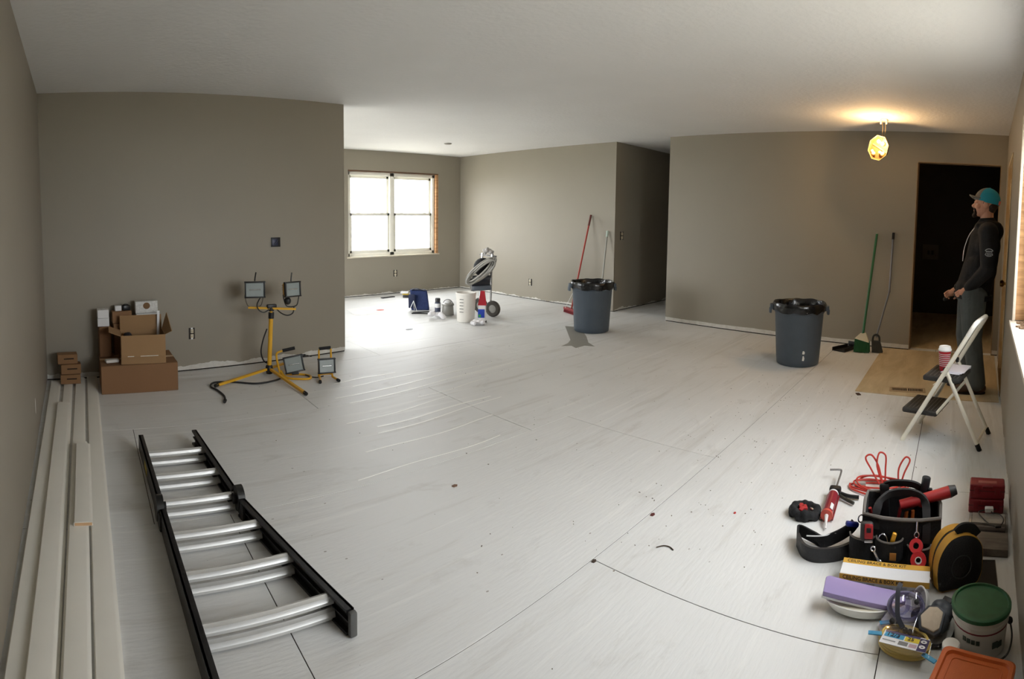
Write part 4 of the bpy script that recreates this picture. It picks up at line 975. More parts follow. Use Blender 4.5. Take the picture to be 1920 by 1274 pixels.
legs = {-1: [V(-.088, -.155, .83), V(-.098, -.165, .46), V(-.105, -.225, .09)], 1: [V(.088, -.145, .83), V(.100, -.110, .46), V(.110, -.165, .09)]}
for s_ in (-1, 1): limb(b, legs[s_] + [legs[s_][2] + Vector((0, .12, -.045))], [.085, .058, .040, .034], 14)
organic('body', b, MSKIN, man, .0045, 2)
for s_ in (-1, 1):
    e_ = obj('eye', MB().sph(V(s_ * .030, -.150, 1.590), .0095, 12, 8), M('eye_white', (226, 222, 214), .2), man)
    obj('iris', MB().sph(V(s_ * .030, -.1425, 1.590), .0042, 10, 6), M('iris_dark', (52, 40, 30), .2), e_)
hd = MB()
limb(hd, [V(0, -.235, 1.30), V(0, -.215, 1.12), V(0, -.165, .90), V(0, -.152, .845)], [.132, .142, .150, .150], 20)
hd.sph(V(0, -.245, 1.24), (.19, .125, .16), 20, 14); hd.sph(V(0, -.205, 1.05), (.175, .145, .18), 20, 14); hd.sph(V(0, -.155, .885), (.178, .152, .10), 20, 14)
limb(hd, [V(-.165, -.25, 1.36), V(.165, -.25, 1.36)], [.085, .085], 14)
limb(hd, [V(0, -.245, 1.42), V(0, -.245, 1.36)], [.085, .12], 16)
for s_ in (-1, 1):
    p = arms[s_]; limb(hd, [p[0], p[1], p[2] - (p[2] - p[1]).normalized() * .005], [.082, .066, .047], 14)
    limb(hd, [p[2] - (p[2] - p[1]).normalized() * .02, p[2] + (p[2] - p[1]).normalized() * .012], [.045, .041], 12)
limb(hd, [V(-.07, -.165, 1.415), V(-.085, -.25, 1.430), V(-.05, -.325, 1.405), V(.05, -.325, 1.405), V(.085, -.25, 1.430), V(.07, -.165, 1.415)], [.022, .032, .048, .048, .032, .022], 12)   # hood bunched behind the neck
hd.sph(V(0, -.340, 1.370), (.10, .050, .075), 14, 10)
MHOOD = M('black_sweatshirt', (20, 20, 22), .9, var=.2, scale=20, bump=.25, bscale=40)
hood = organic('hoodie', hd, MHOOD, man, .009, 4)
bmh = bmesh.new(); bmh.from_mesh(hood.data)                                  # clean hem
bmesh.ops.bisect_plane(bmh, geom=bmh.verts[:] + bmh.edges[:] + bmh.faces[:], plane_co=V(0, -.15, .800), plane_no=(0, .06, -1), clear_outer=True)
bmh.to_mesh(hood.data); bmh.free()
obj('hem', MB().sweep([V(.176 * math.cos(a), -.157 + .156 * math.sin(a), .812 + .010 * math.sin(a)) for a in [2 * math.pi * i / 32 for i in range(32)]], [(-.010, -.022), (.008, -.022), (.008, .022), (-.010, .022)], closed=True, up=(0, 0, 1)), MHOOD, hood)
for (dx, c_, lnz) in ((-.03, (214, 206, 206), .30), (.015, (150, 96, 96), .26)):
    obj('drawstring', MB().tube(spline([V(dx, -.150, 1.405), V(dx - .005, -.098, 1.33), V(dx - .01, -.062, 1.22), V(dx - .012, -.052, 1.405 - lnz)], 6), .0038, 6), M('drawstring_%d' % c_[0], c_, .8), hood)
# sleeve print
pr = M('pale_print', (170, 174, 178), .8)
e_ = bpy.data.objects.new('sleeve_print', None); COL.objects.link(e_); e_.parent = man; e_.location = V(-.2905, -.256, 1.195); e_.rotation_euler = (R(90), 0, R(-90) + R(0))
arc = [(.034 * math.cos(R(a)), .006 + .026 * math.sin(R(a))) for a in range(20, 161, 14)]
obj('print_arc', MB().strap([(x, y, 0) for x, y in arc], .006, .001), pr, e_)
arc2 = [(.034 * math.cos(R(a)), -.004 + .024 * math.sin(R(a))) for a in range(200, 341, 14)]
obj('print_arc', MB().strap([(x, y, 0) for x, y in arc2], .004, .001), pr, e_)
for (z, wd, hh) in ((.010, .054, .013), (-.008, .060, .010), (-.020, .034, .005)):
    n_ = int(wd / .009)
    for k in range(n_): obj('print_glyph', MB().box((-wd / 2 + (k + .5) * wd / n_, z, 0), (wd / n_ * .62, hh, .001), (0, 0, .12 * (-1) ** k)), pr, e_)
jn = MB()
for s_ in (-1, 1):
    p = legs[s_]; limb(jn, [p[0], p[0] * .5 + p[1] * .5, p[1], p[1] * .5 + p[2] * .5, p[2] + Vector((0, .0, .0))], [.118, .102, .083, .076, .074], 16)
jn.sph(V(0, -.152, .825), (.172, .145, .11), 20, 14)
jeans = organic('jeans', jn, M('grey_denim', (78, 84, 84), .85, var=.3, scale=9, bump=.2, bscale=50), man, .009, 4)
obj('pocket_seam', MB().tube(spline([V(-.150, -.06, .80), V(-.160, -.10, .755), V(-.172, -.16, .735)], 5), .003, 6), M('seam_thread', (50, 54, 56), .8), jeans)
for s_ in (-1, 1):
    p = legs[s_][2]; bo = MB()
    limb(bo, [p + Vector((0, -.01, .05)), p + Vector((0, -.02, -.03))], [.056, .050], 14)
    bo.sph((p.x, p.y + .06, .045), (.046, .135, .044), 16, 10); bo.sph((p.x, p.y - .02, .05), (.044, .06, .05), 14, 10); bo.sph((p.x, p.y + .13, .04), (.048, .06, .038), 14, 10)
    bt_ = organic('boot', bo, M('brown_boot', (66, 44, 32), .6, var=.3), man, .008, 3)
    obj('sole', MB().prism([(p.x + .046 * math.cos(a) * (1 if math.sin(a) > -.2 else .85), p.y + .06 + .135 * math.sin(a)) for a in [2 * math.pi * i / 20 for i in range(20)]], .0, .020, bev=.004), M('dark_sole', (40, 32, 26), .8), bt_)
# cap
cc = V(0, -.236, 1.628); front_ = MB(); back_ = MB(); nt_, np_ = 36, 12
tilt = Matrix.Rotation(R(9), 3, 'X')
def cp(i, j):
    a = 2 * math.pi * i / nt_; p = R(102 if math.sin(a) < .2 else 98) * j / np_
    v = Vector((.087 * math.sin(p) * math.cos(a), .112 * math.sin(p) * math.sin(a), .108 * math.cos(p)))
    return cc + tilt @ v
for i in range(nt_):
    for j in range(np_):
        a = (2 * math.pi * (i + .5) / nt_)
        tgt = front_ if math.sin(a) > .60 else back_
        q = [cp(i, j), cp(i + 1, j), cp(i + 1, j + 1), cp(i, j + 1)]
        q2 = [cc + (v - cc) * .965 for v in q]
        if j == 0: tgt.raw([q[0], q[2], q[3], q2[0], q2[2], q2[3]], [(0, 1, 2), (5, 4, 3), (1, 4, 5, 2)])
        else: tgt.raw(q + q2, [(0, 1, 2, 3), (7, 6, 5, 4), (2, 6, 7, 3)])
def weld(mb):
    b_ = bmesh.new(); vv = [b_.verts.new(p) for p in mb.v]
    for f_ in mb.f:
        try: b_.faces.new([vv[k] for k in f_])
        except ValueError: pass
    bmesh.ops.remove_doubles(b_, verts=b_.verts[:], dist=1e-5); m_ = MB(); m_.bm(b_); return m_
cap = obj('cap', weld(back_), M('teal_fabric', (34, 140, 160), .8, var=.12), man, 60)
obj('front_panel', weld(front_), M('grey_cap_fabric', (106, 104, 98), .85), cap, 60)
bl = MB(); pts = []; n_ = 12
inner = [V(.080 * math.sin(R(a)), -.236 + .104 * math.cos(R(a)), 1.652 - .016 * abs(math.sin(R(a)))) for a in range(-66, 67, 11)]
outer = [V(.074 * math.sin(R(a)), -.172 + .092 * math.cos(R(a)) ** .8, 1.664 - .034 * abs(math.sin(R(a))) ** 2) for a in [x * .98 for x in range(-66, 67, 11)]]
k_ = len(inner); up_ = Vector((0, 0, .010))
v = inner + outer + [p + up_ for p in inner] + [p + up_ for p in outer]; f_ = []
for i in range(k_ - 1): f_ += [(i, k_ + i, k_ + i + 1, i + 1), (2 * k_ + i, 2 * k_ + i + 1, 3 * k_ + i + 1, 3 * k_ + i), (k_ + i, 3 * k_ + i, 3 * k_ + i + 1, k_ + i + 1), (i, i + 1, 2 * k_ + i + 1, 2 * k_ + i)]
f_ += [(0, 2 * k_, 3 * k_, k_), (k_ - 1, 2 * k_ - 1, 4 * k_ - 1, 3 * k_ - 1)]
obj('visor', MB().raw(v, f_), _mats['grey_cap_fabric'], cap, 40)
obj('button', MB().sph(cc + tilt @ Vector((0, 0, .108)), (.008, .008, .005), 10, 6), _mats['teal_fabric'], cap)
obj('back_tab', MB().box(V(-.03, -.338, 1.610), (.05, .008, .034), (R(12), 0, R(-14)), bev=.003), M('salmon_patch', (206, 96, 92), .7), cap)
hr = MB(); hr.sph(V(0, -.272, 1.582), (.071, .056, .048), 16, 10); hr.sph(V(0, -.262, 1.545), (.058, .046, .030), 14, 8)
for s_ in (-1, 1): hr.sph(V(s_ * .062, -.222, 1.605), (.017, .030, .03), 10, 8)
organic('hair', hr, M('brown_hair', (56, 40, 30), .8, bump=.6, bscale=120), man, .006, 1)
bd = MB(); bd.sph(V(0, -.142, 1.512), (.032, .022, .028), 14, 10); bd.sph(V(0, -.128, 1.554), (.028, .011, .008), 12, 8); bd.sph(V(0, -.130, 1.497), (.022, .020, .020), 12, 8)
for s_ in (-1, 1): limb(bd, [V(s_ * .03, -.132, 1.55), V(s_ * .036, -.140, 1.515), V(s_ * .02, -.128, 1.50)], [.009, .012, .014], 8)
organic('beard', bd, M('dark_beard', (44, 30, 24), .85, bump=.7, bscale=140), man, .005, 1)
obj('wristband', MB().tube([arms[1][2] + Vector((.036 * math.cos(a), .010 * math.sin(a), .036 * math.sin(a))) + Vector((-.004, .02, -.012)) for a in [2 * math.pi * i / 16 for i in range(16)]], .007, 6, closed=True), MRUB, man)
o = obj('black_tool', MB().cyl((4.76, .075, .775), (4.83, -.02, .80), .012, n=12).sph((4.755, .082, .772), .017, 12, 8), MRUB); tag(o, 'black round-ended tool held in the hand of the man', 'tool')

# ------------------------------------------------------------------ tool pile (local x = right in the picture, local y = away)
NR = R(-90)
MNYL = M('black_nylon', (22, 22, 24), .85, var=.25, scale=24, bump=.3, bscale=90)
MGREYTRIM = M('grey_webbing', (112, 106, 100), .85)
MRED = M('tool_red', (164, 38, 42), .4, var=.08)
MDRED = M('dark_red_plastic', (128, 22, 32), .42)
MSTEEL = M('bright_steel', (196, 196, 198), .25, .9)
bagc = (2.290, .172, 0)
bag = thing('tool_bag', 'black open-top tool bag with grey edging and pouches full of tools', 'tool bag', bagc, NR + R(4))
bw, bdp, bh = .31, .195, .20
def bagwall(y, x0, x1, bulge):
    n = 9; v = []; f = []
    for r_, z in ((0, 0), (1, bh * .5), (2, bh)):
        for i in range(n):
            t_ = i / (n - 1); x = x0 + (x1 - x0) * t_; off = bulge * math.sin(math.pi * t_) * (1.0 if r_ == 1 else (.35 if r_ == 0 else .9))
            v.append((x, y + off, z))
    for r_ in range(2):
        for i in range(n - 1): f.append((r_ * n + i, r_ * n + i + 1, (r_ + 1) * n + i + 1, (r_ + 1) * n + i))
    m_ = len(v); v += [(x, yy + (.008 if bulge < 0 else -.008), z) for x, yy, z in v]
    f += [tuple(m_ + k for k in reversed(q)) for q in f]
    for i in range(n - 1): f.append((2 * n + i, 2 * n + i + 1, m_ + 2 * n + i + 1, m_ + 2 * n + i))
    return MB().raw(v, f)
obj('front_wall', bagwall(-bdp / 2, -bw / 2, bw / 2, -.028), MNYL, bag, 60)
obj('back_wall', bagwall(bdp / 2, -bw / 2, bw / 2, .022), MNYL, bag, 60)
for s_ in (-1, 1):
    obj('end_wall', MB().prism([(-bdp / 2, 0), (bdp / 2, 0), (bdp / 2, bh), (0, bh + .015), (-bdp / 2, bh)], -.005, .005, Matrix.Translation((s_ * bw / 2, 0, 0)) @ Matrix.Rotation(R(90), 4, 'Z') @ Matrix.Rotation(R(90), 4, 'X')), MNYL, bag)
obj('base', MB().box((0, 0, .006), (bw, bdp, .012), bev=.004), MRUB, bag)
obj('lining', MB().box((0, 0, .07), (bw - .03, bdp - .03, .012)), M('dark_lining', (30, 26, 26), .9), bag)
rim = [(-bw / 2, -bdp / 2, bh), (-bw / 4, -bdp / 2 - .022, bh), (0, -bdp / 2 - .026, bh), (bw / 4, -bdp / 2 - .022, bh), (bw / 2, -bdp / 2, bh), (bw / 2 + .004, 0, bh + .014), (bw / 2, bdp / 2, bh), (0, bdp / 2 + .02, bh), (-bw / 2, bdp / 2, bh), (-bw / 2 - .004, 0, bh + .014)]
obj('rim_edging', MB().tube(rim, .0075, 6, closed=True), MGREYTRIM, bag)
obj('carry_handle', MB().strap(spline([(-.105, -bdp / 2 - .015, bh - .05), (-.10, -bdp / 2 + .01, bh + .03), (-.06, -.03, bh + .055), (.03, -.02, bh + .065), (.09, -.04, bh + .04), (.10, -bdp / 2 - .01, bh - .02), (.10, -bdp / 2 - .024, bh - .09)], 7), .032, .010, up=(0, 1, .3)), M('handle_webbing', (36, 35, 36), .85), bag)
obj('carry_handle', MB().strap(spline([(-.09, bdp / 2 + .01, bh - .04), (-.08, bdp / 2, bh + .03), (-.02, .07, bh + .06), (.06, .07, bh + .05), (.10, bdp / 2 + .01, bh - .03)], 7), .030, .010, up=(0, 1, .3)), _mats['handle_webbing'], bag)
def pouch(cx, cy, r_, z0_, z1_, tag_=True):
    prof = []
    for i in range(11):
        a = math.pi + math.pi * i / 10; prof.append((r_ * math.cos(a), r_ * .85 * math.sin(a)))
    v = [(cx + x, cy + y, z) for z in (z0_, z1_) for x, y in prof] + [(cx + x * .9, cy + y * .9, z) for z in (z0_ + .01, z1_) for x, y in prof]
    n = 11; f = []
    for i in range(n - 1): f += [(i, i + 1, n + i + 1, n + i), (2 * n + i, 3 * n + i, 3 * n + i + 1, 2 * n + i + 1), (n + i, n + i + 1, 3 * n + i + 1, 3 * n + i)]
    f += [tuple(range(n)), tuple(range(3 * n - 1, 2 * n - 1, -1))]
    p_ = obj('pouch', MB().raw(v, f), MNYL, bag, 50)
    obj('pouch_trim', MB().tube([(cx + x * .96, cy + y * .96, z1_) for x, y in prof], .0042, 6), MGREYTRIM, p_)
pouch(-.045, -bdp / 2 - .022, .056, .045, .125); pouch(.075, -bdp / 2 - .018, .050, .03, .10); pouch(-.155, -bdp / 2 + .005, .055, .02, .115)
obj('brand_tag', MB().box((-.028, -bdp / 2 - .0735, .075), (.026, .003, .030), bev=.001), M('orange_tag', (176, 116, 46), .7), bag)

def B(x, y, z=0):                                     # bag-frame point in world space
    c, s_ = math.cos(NR + R(4)), math.sin(NR + R(4)); return Vector((bagc[0] + x * c - y * s_, bagc[1] + x * s_ + y * c, z))
t = thing('tape_measure', 'red and black tape measure clipped on the front of the tool bag', 'tape measure', B(-.135, -.150, .118), NR + R(12), rot=(R(-14), 0, NR + R(12)))
obj('case', MB().box((0, 0, .036), (.052, .038, .072), bev=.012, seg=3), M('dark_tool_grey', (48, 46, 46), .5), t)
obj('red_face', MB().box((.006, -.020, .040), (.034, .008, .056), bev=.005), MRED, t)
obj('lock_button', MB().box((.006, -.025, .045), (.018, .006, .018), bev=.003), MBLK, t)
obj('belt_hook', MB().box((.006, -.018, .004), (.034, .012, .010), bev=.003), MSTEEL, t)
t = thing('caliper_clip', 'blue clip hanging on the left end of the tool bag', 'clip', B(-.205, -.05, .125), NR + R(30))
obj('clip_body', MB().box((0, 0, 0), (.058, .022, .020), (0, R(14), 0), bev=.007), M('blue_plastic', (34, 46, 130), .4), t)
obj('ring', MB().tube([(.038 + .012 * math.cos(a), 0, .018 + .016 * math.sin(a)) for a in [2 * math.pi * i / 14 for i in range(14)]], .003, 6, closed=True), MSTEEL, t)
t = thing('carabiner', 'steel snap hook hanging from the bag rim above the red tape', 'hook', B(.062, -.136, .150), NR + R(4))
obj('shackle', MB().tube([(.009 * math.cos(a), 0, .012 * math.sin(a)) for a in [2 * math.pi * i / 14 for i in range(14)]], .0026, 6, closed=True), MSTEEL, t)
obj('swivel', MB().cyl((0, 0, .012), (0, .004, .052), .0045, n=8), MSTEEL, t)
t = thing('tape_roll', 'roll of red electrical tape hanging on the front of the bag', 'tape roll', B(.072, -.186, .078), NR + R(4), rot=(R(68), 0, NR + R(4)))
obj('roll', MB().lathe([(.013, -.010), (.031, -.010), (.031, .010), (.013, .010), (.013, -.010)], 24), M('red_vinyl_tape', (196, 44, 50), .35), t)
obj('core', MB().lathe([(.010, -.0105), (.0135, -.0105), (.0135, .0105), (.010, .0105), (.010, -.0105)], 20), MWHITE, t)
t = thing('tape_roll', 'second red tape roll tucked behind the hanging one', 'tape roll', B(.062, -.160, .118), NR + R(4), rot=(R(52), 0, NR - R(8)))
obj('roll', MB().lathe([(.012, -.009), (.027, -.009), (.027, .009), (.012, .009), (.012, -.009)], 20), _mats['red_vinyl_tape'], t)
t = thing('utility_knife', 'yellow handled knife standing in the middle front pouch', 'knife', B(-.034, -.148, .075), NR)
obj('handle', MB().box((0, 0, .045), (.018, .014, .09), (R(10), R(14), 0), bev=.005), M('tool_yellow', (232, 168, 26), .4), t)
obj('grip', MB().box((.006, -.006, .02), (.016, .012, .04), (R(10), R(14), 0), bev=.004), MBLK, t)
t = thing('wire_loop', 'steel wire loop standing in the middle front pouch', 'wire', B(-.072, -.142, .07), NR)
obj('loop', MB().tube([(.019 * math.cos(a), .004 * math.sin(a), .042 + .034 * math.sin(a)) for a in [2 * math.pi * i / 18 for i in range(18)]], .0022, 6, closed=True), MSTEEL, t)
t = thing('wrench', 'small steel wrench hung in front of the middle pouch', 'wrench', B(-.082, -.184, .062), NR, rot=(R(-12), R(-32), NR))
obj('shank', MB().box((0, 0, .02), (.009, .004, .045), bev=.001), MSTEEL, t)
for z in (-.006, .048): obj('ring_end', MB().tube([(.0085 * math.cos(a), 0, z + .0085 * math.sin(a)) for a in [2 * math.pi * i / 12 for i in range(12)]], .0032, 6, closed=True), MSTEEL, t)
# tools standing in the bag
def plier(label, x, y, col, h_, ang, name='pliers'):
    t = thing(name, label, 'pliers', B(x, y, .085), NR, rot=(R(ang[0]), R(ang[1]), NR))
    for s_ in (-1, 1): obj('handle', MB().tube(spline([(s_ * .004, 0, 0), (s_ * .014, 0, h_ * .4), (s_ * .012, 0, h_)], 5), .0075, 8), col, t)
    obj('jaw', MB().box((0, 0, -.008), (.018, .010, .03), bev=.003), MSTEEL, t)
plier('red handled pliers standing at the left end of the bag', -.095, -.02, MRED, .115, (8, -14))
plier('red handled cutters standing behind the carry handle', -.01, .02, MDRED, .12, (-6, 10))
plier('orange handled pliers standing in the middle of the bag', .025, -.02, M('orange_grip', (196, 104, 50), .5), .11, (4, 4))
t = thing('hand_saw', 'pale blade leaning inside the left front corner of the bag', 'blade', B(-.118, -.075, .08), NR, rot=(R(6), R(-10), NR))
obj('blade', MB().prism([(-.012, 0), (.012, 0), (.010, .10), (.0, .125), (-.008, .10)], -.001, .001, Matrix.Rotation(R(90), 4, 'X')), M('pale_blade', (190, 184, 174), .35, .5), t)
obj('tang', MB().box((0, 0, -.004), (.014, .008, .012), bev=.002), MBLK, t)
t = thing('caulk_blade', 'black flat bar standing at the back left of the bag', 'tool', B(-.07, .075, .09), NR, rot=(R(-4), R(-6), NR))
obj('bar', MB().box((0, 0, .07), (.036, .014, .15), bev=.004), MBLK, t); obj('end_grip', MB().box((0, 0, .14), (.042, .020, .03), bev=.006), MRUB, t)
t = thing('drill_driver', 'red long-bodied power tool lying across the right side of the bag', 'power tool', B(.04, -.02, .205), NR + R(4), rot=(0, R(-11), NR + R(16)))
obj('body', MB().cyl((-.05, 0, .018), (.17, 0, .022), .020, .025, 16), MRED, t)
obj('head', MB().cyl((.165, 0, .022), (.195, 0, .023), .026, .020, 16), M('dark_tool_grey', (48, 46, 46), .5), t)
obj('trigger_grip', MB().box((-.02, 0, .004), (.05, .026, .03), bev=.008), _mats['dark_tool_grey'], t)
t = thing('flashlight', 'black cylindrical light standing upright at the back right of the bag', 'flashlight', B(.072, .06, .09), NR, rot=(R(-4), R(7), NR))
obj('barrel', MB().cyl((0, 0, 0), (0, 0, .145), .0145, .017, 14), MBLK, t)
obj('red_collar', MB().lathe([(.016, .075), (.021, .08), (.021, .125), (.0165, .13)], 14), MRED, t)
obj('head', MB().lathe([(.016, .13), (.019, .14), (.019, .20), (.017, .203), (0, .203)], 16), M('dark_slate_plastic', (36, 38, 42), .4), t)
t = thing('right_angle_adapter', 'black jointed adapter standing behind the red power tool', 'tool', B(.128, .055, .09), NR)
obj('shaft', MB().tube(spline([(0, 0, 0), (.004, 0, .06), (-.008, 0, .10)], 5), .012, 10), MBLK, t)
obj('knuckle', MB().sph((.004, -.004, .115), .018, 12, 8), MBLK, t)
obj('tip', MB().box((-.014, 0, .138), (.020, .018, .045), bev=.005), MBLK, t)
t = thing('green_bottle', 'green tinted bottle lying behind the yellow case', 'bottle', B(.205, .02, .032), NR, rot=(R(90), 0, NR + R(-62)))
obj('glass_body', MB().lathe([(0, 0), (.027, .002), (.030, .01), (.030, .09), (.012, .125), (.012, .15), (0, .151)], 20), M('dark_green_glass', (40, 62, 46), .15, var=.2, spec=.8), t)
obj('cap', MB().lathe([(.0135, .148), (.0145, .15), (.0145, .172), (0, .174)], 16), M('dark_slate_plastic', (36, 38, 42), .4), t)

# belt strap lying left of the bag
t = thing('belt_strap', 'wide black padded strap looped on the floor left of the bag', 'strap', (2.2, .45, 0))
def ribbon(pts, wd, th): 
    return MB().sweep(spline(pts, 7), [(-th / 2, -wd / 2), (th / 2, -wd / 2), (th / 2, wd / 2), (-th / 2, wd / 2)], up=(0, 0, 1))
obj('padded_belt', ribbon([(.03, -.10, .035), (-.035, -.04, .030), (-.075, .045, .030), (-.060, .105, .030), (.005, .148, .030)], .058, .012), M('worn_black_leather', (40, 40, 42), .6, var=.25, bump=.3), t, 30)
obj('upper_belt', ribbon([(.005, .148, .032), (.060, .160, .038), (.045, .090, .030), (.030, .045, .028), (.055, -.01, .045), (.09, -.055, .065), (.11, -.075, .085)], .050, .008), MNYL, t, 30)
obj('white_edge', MB().tube(spline([(.0, .110, .056), (.022, .05, .055), (.050, -.005, .062)], 6), .0028, 6), MWHITE, t)

# caulking gun
t = thing('caulking_gun', 'caulking gun with a dark red cartridge lying on the floor', 'caulking gun', (2.52, .535, 0), NR + R(4))
obj('cartridge', MB().cyl((0, -.075, .030), (0, .125, .030), .0245, n=22), M('maroon_tube', (132, 34, 46), .35, var=.1), t)
obj('front_cap', MB().cyl((0, -.088, .030), (0, -.074, .030), .028, n=20), M('salmon_cap', (206, 84, 70), .4), t)
obj('nozzle', MB().tube([(0, -.088, .030), (.004, -.125, .026), (.008, -.160, .010)], .009, 10, scales=[1.1, .8, .5]), M('clear_white_nozzle', (224, 218, 216), .35), t)
obj('white_band', MB().cyl((0, .112, .030), (0, .124, .030), .0252, n=22), MWHITE, t)
obj('product_label', MB().box((.016, -.035, .0505), (.016, .05, .0012), (0, R(38), 0)), MWHITE, t)
cr_ = MB(); cr_.tube([(-.027, -.085, .012), (-.027, .135, .020)], .004, 6).tube([(.027, -.085, .012), (.027, .135, .020)], .004, 6)
obj('cradle_rod', MB().tube([(-.027, -.085, .012), (-.027, .135, .020)], .004, 6), MDRED, t); obj('cradle_rod', MB().tube([(.027, -.085, .012), (.027, .135, .020)], .004, 6), MDRED, t)
obj('frame_head', MB().box((.004, .150, .032), (.058, .040, .050), bev=.010), MBLK, t)
obj('handle', MB().tube(spline([(.02, .155, .025), (.07, .148, .016), (.125, .150, .014)], 5), .010, 8), MBLK, t)
obj('trigger', MB().tube(spline([(.025, .140, .022), (.06, .115, .016), (.105, .085, .014)], 5), .0085, 8), M('olive_black', (44, 46, 38), .5), t)
obj('plunger_rod', MB().tube(spline([(.004, .16, .034), (.006, .24, .040), (.008, .335, .050), (-.004, .352, .052), (-.055, .345, .050)], 6), .0055, 8), MSTEEL, t)

# black pouch with red clips
t = thing('wire_pouch', 'small black crumpled pouch holding red connectors, left of the caulking gun', 'pouch', (2.455, .638, 0), NR)
pm_ = MB(); rnd = random.Random(5)
for k in range(14):
    a = 2 * math.pi * k / 14; pm_.sph((.058 * math.cos(a), .050 * math.sin(a), .022 + .008 * math.sin(k * 2.3)), (.022, .022, .020 + .006 * (k % 3)), 10, 8)
pm_.sph((0, 0, .012), (.06, .055, .012), 14, 8)
organic('cloth', pm_, MNYL, t, .006, 2)
for (x, y, r_) in ((-.022, .012, .2), (-.012, -.014, -.3), (-.002, .006, .6)): obj('red_connector', MB().box((x, y, .034), (.020, .030, .020), (.2, .1, r_), bev=.005), MRED, t)
obj('steel_clip', MB().box((.034, .002, .037), (.012, .022, .008), (0, .2, .8), bev=.002), MSTEEL, t); obj('steel_clip', MB().box((-.036, .026, .036), (.010, .026, .008), (.1, .1, .2), bev=.002), MSTEEL, t)

# extension cord
MCORD = M('red_orange_cord', (196, 62, 52), .4)
t = thing('extension_cord', 'red extension cord in loose upright loops behind the tool bag', 'cord', (2.83, .34, 0), NR)
for k in range(5):
    pts = [((.155 - .012 * k) * math.cos(a) + .01 * math.sin(k), (.060 + .012 * (k % 3)) * math.sin(a) + .01 * k - .02, .008 + .010 * (k % 3) + .006 * math.sin(2 * a + k)) for a in [2 * math.pi * i / 30 for i in range(30)]]
    obj('coil', MB().tube(pts, .0048, 7, closed=True), MCORD, t)
for (pts) in ([(.0, .0, .02), (-.05, .03, .08), (-.085, .04, .135), (-.055, .05, .150), (-.015, .04, .10), (.015, .0, .03)], [(.02, .0, .02), (-.02, .03, .10), (-.015, .05, .165), (.02, .05, .155), (.025, .03, .09), (.03, 0, .02)], [(.10, .0, .03), (.095, .03, .10), (.125, .05, .155), (.150, .05, .140), (.125, .03, .08), (.11, .01, .02)]):
    obj('upright_loop', MB().tube(spline(pts, 7), .0048, 7), MCORD, t)
obj('plug', MB().box((-.10, -.02, .018), (.06, .032, .026), (0, 0, .4), bev=.008), M('clear_grey_plug', (150, 146, 140), .3), t)
obj('tail', MB().tube(spline([(-.155, -.01, .01), (-.14, -.06, .01), (-.06, -.10, .01), (.02, -.12, .012)], 7), .0048, 7), MCORD, t)

# ceiling brace kit carton
MKITW = M('white_carton', (226, 226, 228), .5, var=.04)
MKITY = M('mustard_band', (214, 166, 66), .5, var=.05)
MINK = M('black_ink', (26, 22, 20), .6)
t = thing('brace_kit_box', 'white and mustard carton lettered ceiling brace and box kit in front of the tool bag', 'box', (2.035, .205, 0), NR + R(1.5))
kx, ky, kz = .335, .100, .070
obj('carton', MB().box((0, 0, kz / 2), (kx, ky, kz), bev=.0015, seg=1), MKITW, t)
obj('band', MB().box((0, ky / 2 - .017, kz + .0004), (kx, .030, .0008)), MKITY, t)
obj('band', MB().box((0, -ky / 2 - .0004, kz - .012), (kx, .0008, .022)), MKITY, t)
text('lettering', 'CEILING BRACE & BOX KIT', .0235, MINK, t, (-kx / 2 + .016, ky / 2 - .017, kz + .0008), (0, 0, 0), sx=.80, bold=.0002)
text('lettering', 'CEILING BRACE & BOX KIT', .0195, MINK, t, (-kx / 2 + .012, -ky / 2 - .0009, kz - .012), (R(90), 0, 0), sx=.96, bold=.0002)
pr_ = obj('printed_picture', MB().box((-.005, -ky / 2 - .0004, .026), (kx - .012, .0008, .046)), M('grey_picture', (176, 176, 176), .6, var=.25, scale=26), t)
for (x, y, w_, h_) in ((-.135, .033, .004, .030), (-.10, .036, .06, .003), (-.05, .030, .030, .030), (.01, .026, .05, .026), (.07, .032, .030, .026), (.13, .030, .05, .012), (.13, .012, .05, .010)):
    obj('picture_detail', MB().box((x, -ky / 2 - .0012, y), (w_, .0008, h_), (0, R(6) if w_ > .05 else 0, 0)), M('ink_grey_%d' % int(h_ * 1000), (90 if h_ < .02 else 138, 92 if h_ < .02 else 138, 94 if h_ < .02 else 136), .6), pr_)
# white tub with lavender cover
t = thing('oval_tub', 'white oval plastic tub half covered by a lavender tray', 'tub', (1.900, .268, 0), NR + R(5))
def oval(a, b, n=32): return [(a * math.cos(2 * math.pi * i / n), b * math.sin(2 * math.pi * i / n)) for i in range(n)]
v = []; n = 32; lv = [(.092, .048, .002), (.118, .060, .012), (.135, .066, .036), (.138, .068, .041), (.132, .063, .041), (.112, .052, .018), (.0, .0, .014)]
f = []
for (a, b, z) in lv: v += [(x, y, z) for x, y in oval(max(a, .001), max(b, .001))]
for j in range(len(lv) - 1):
    for i in range(n): f.append((j * n + i, j * n + (i + 1) % n, (j + 1) * n + (i + 1) % n, (j + 1) * n + i))
f.append(tuple(range(n - 1, -1, -1)))
obj('tub_body', MB().raw(v, f), M('white_tub_plastic', (228, 226, 218), .35, var=.03), t, 40)
obj('contents', MB().prism(oval(.122, .057), .018, .034), M('cream_compound', (226, 220, 200), .6), t)
o = thing('lavender_tray', 'lavender plastic tray with white edge resting on the white tub', 'tray', (1.900, .268, .0435), rot=(R(5), R(6), NR + R(6)))
obj('tray_top', MB().prism([(-.142, -.036), (.10, -.045), (.152, -.005), (.148, .036), (-.130, .050), (-.142, .040)], .004, .024, bev=.005), M('lavender_plastic', (158, 142, 190), .4, var=.05), o)
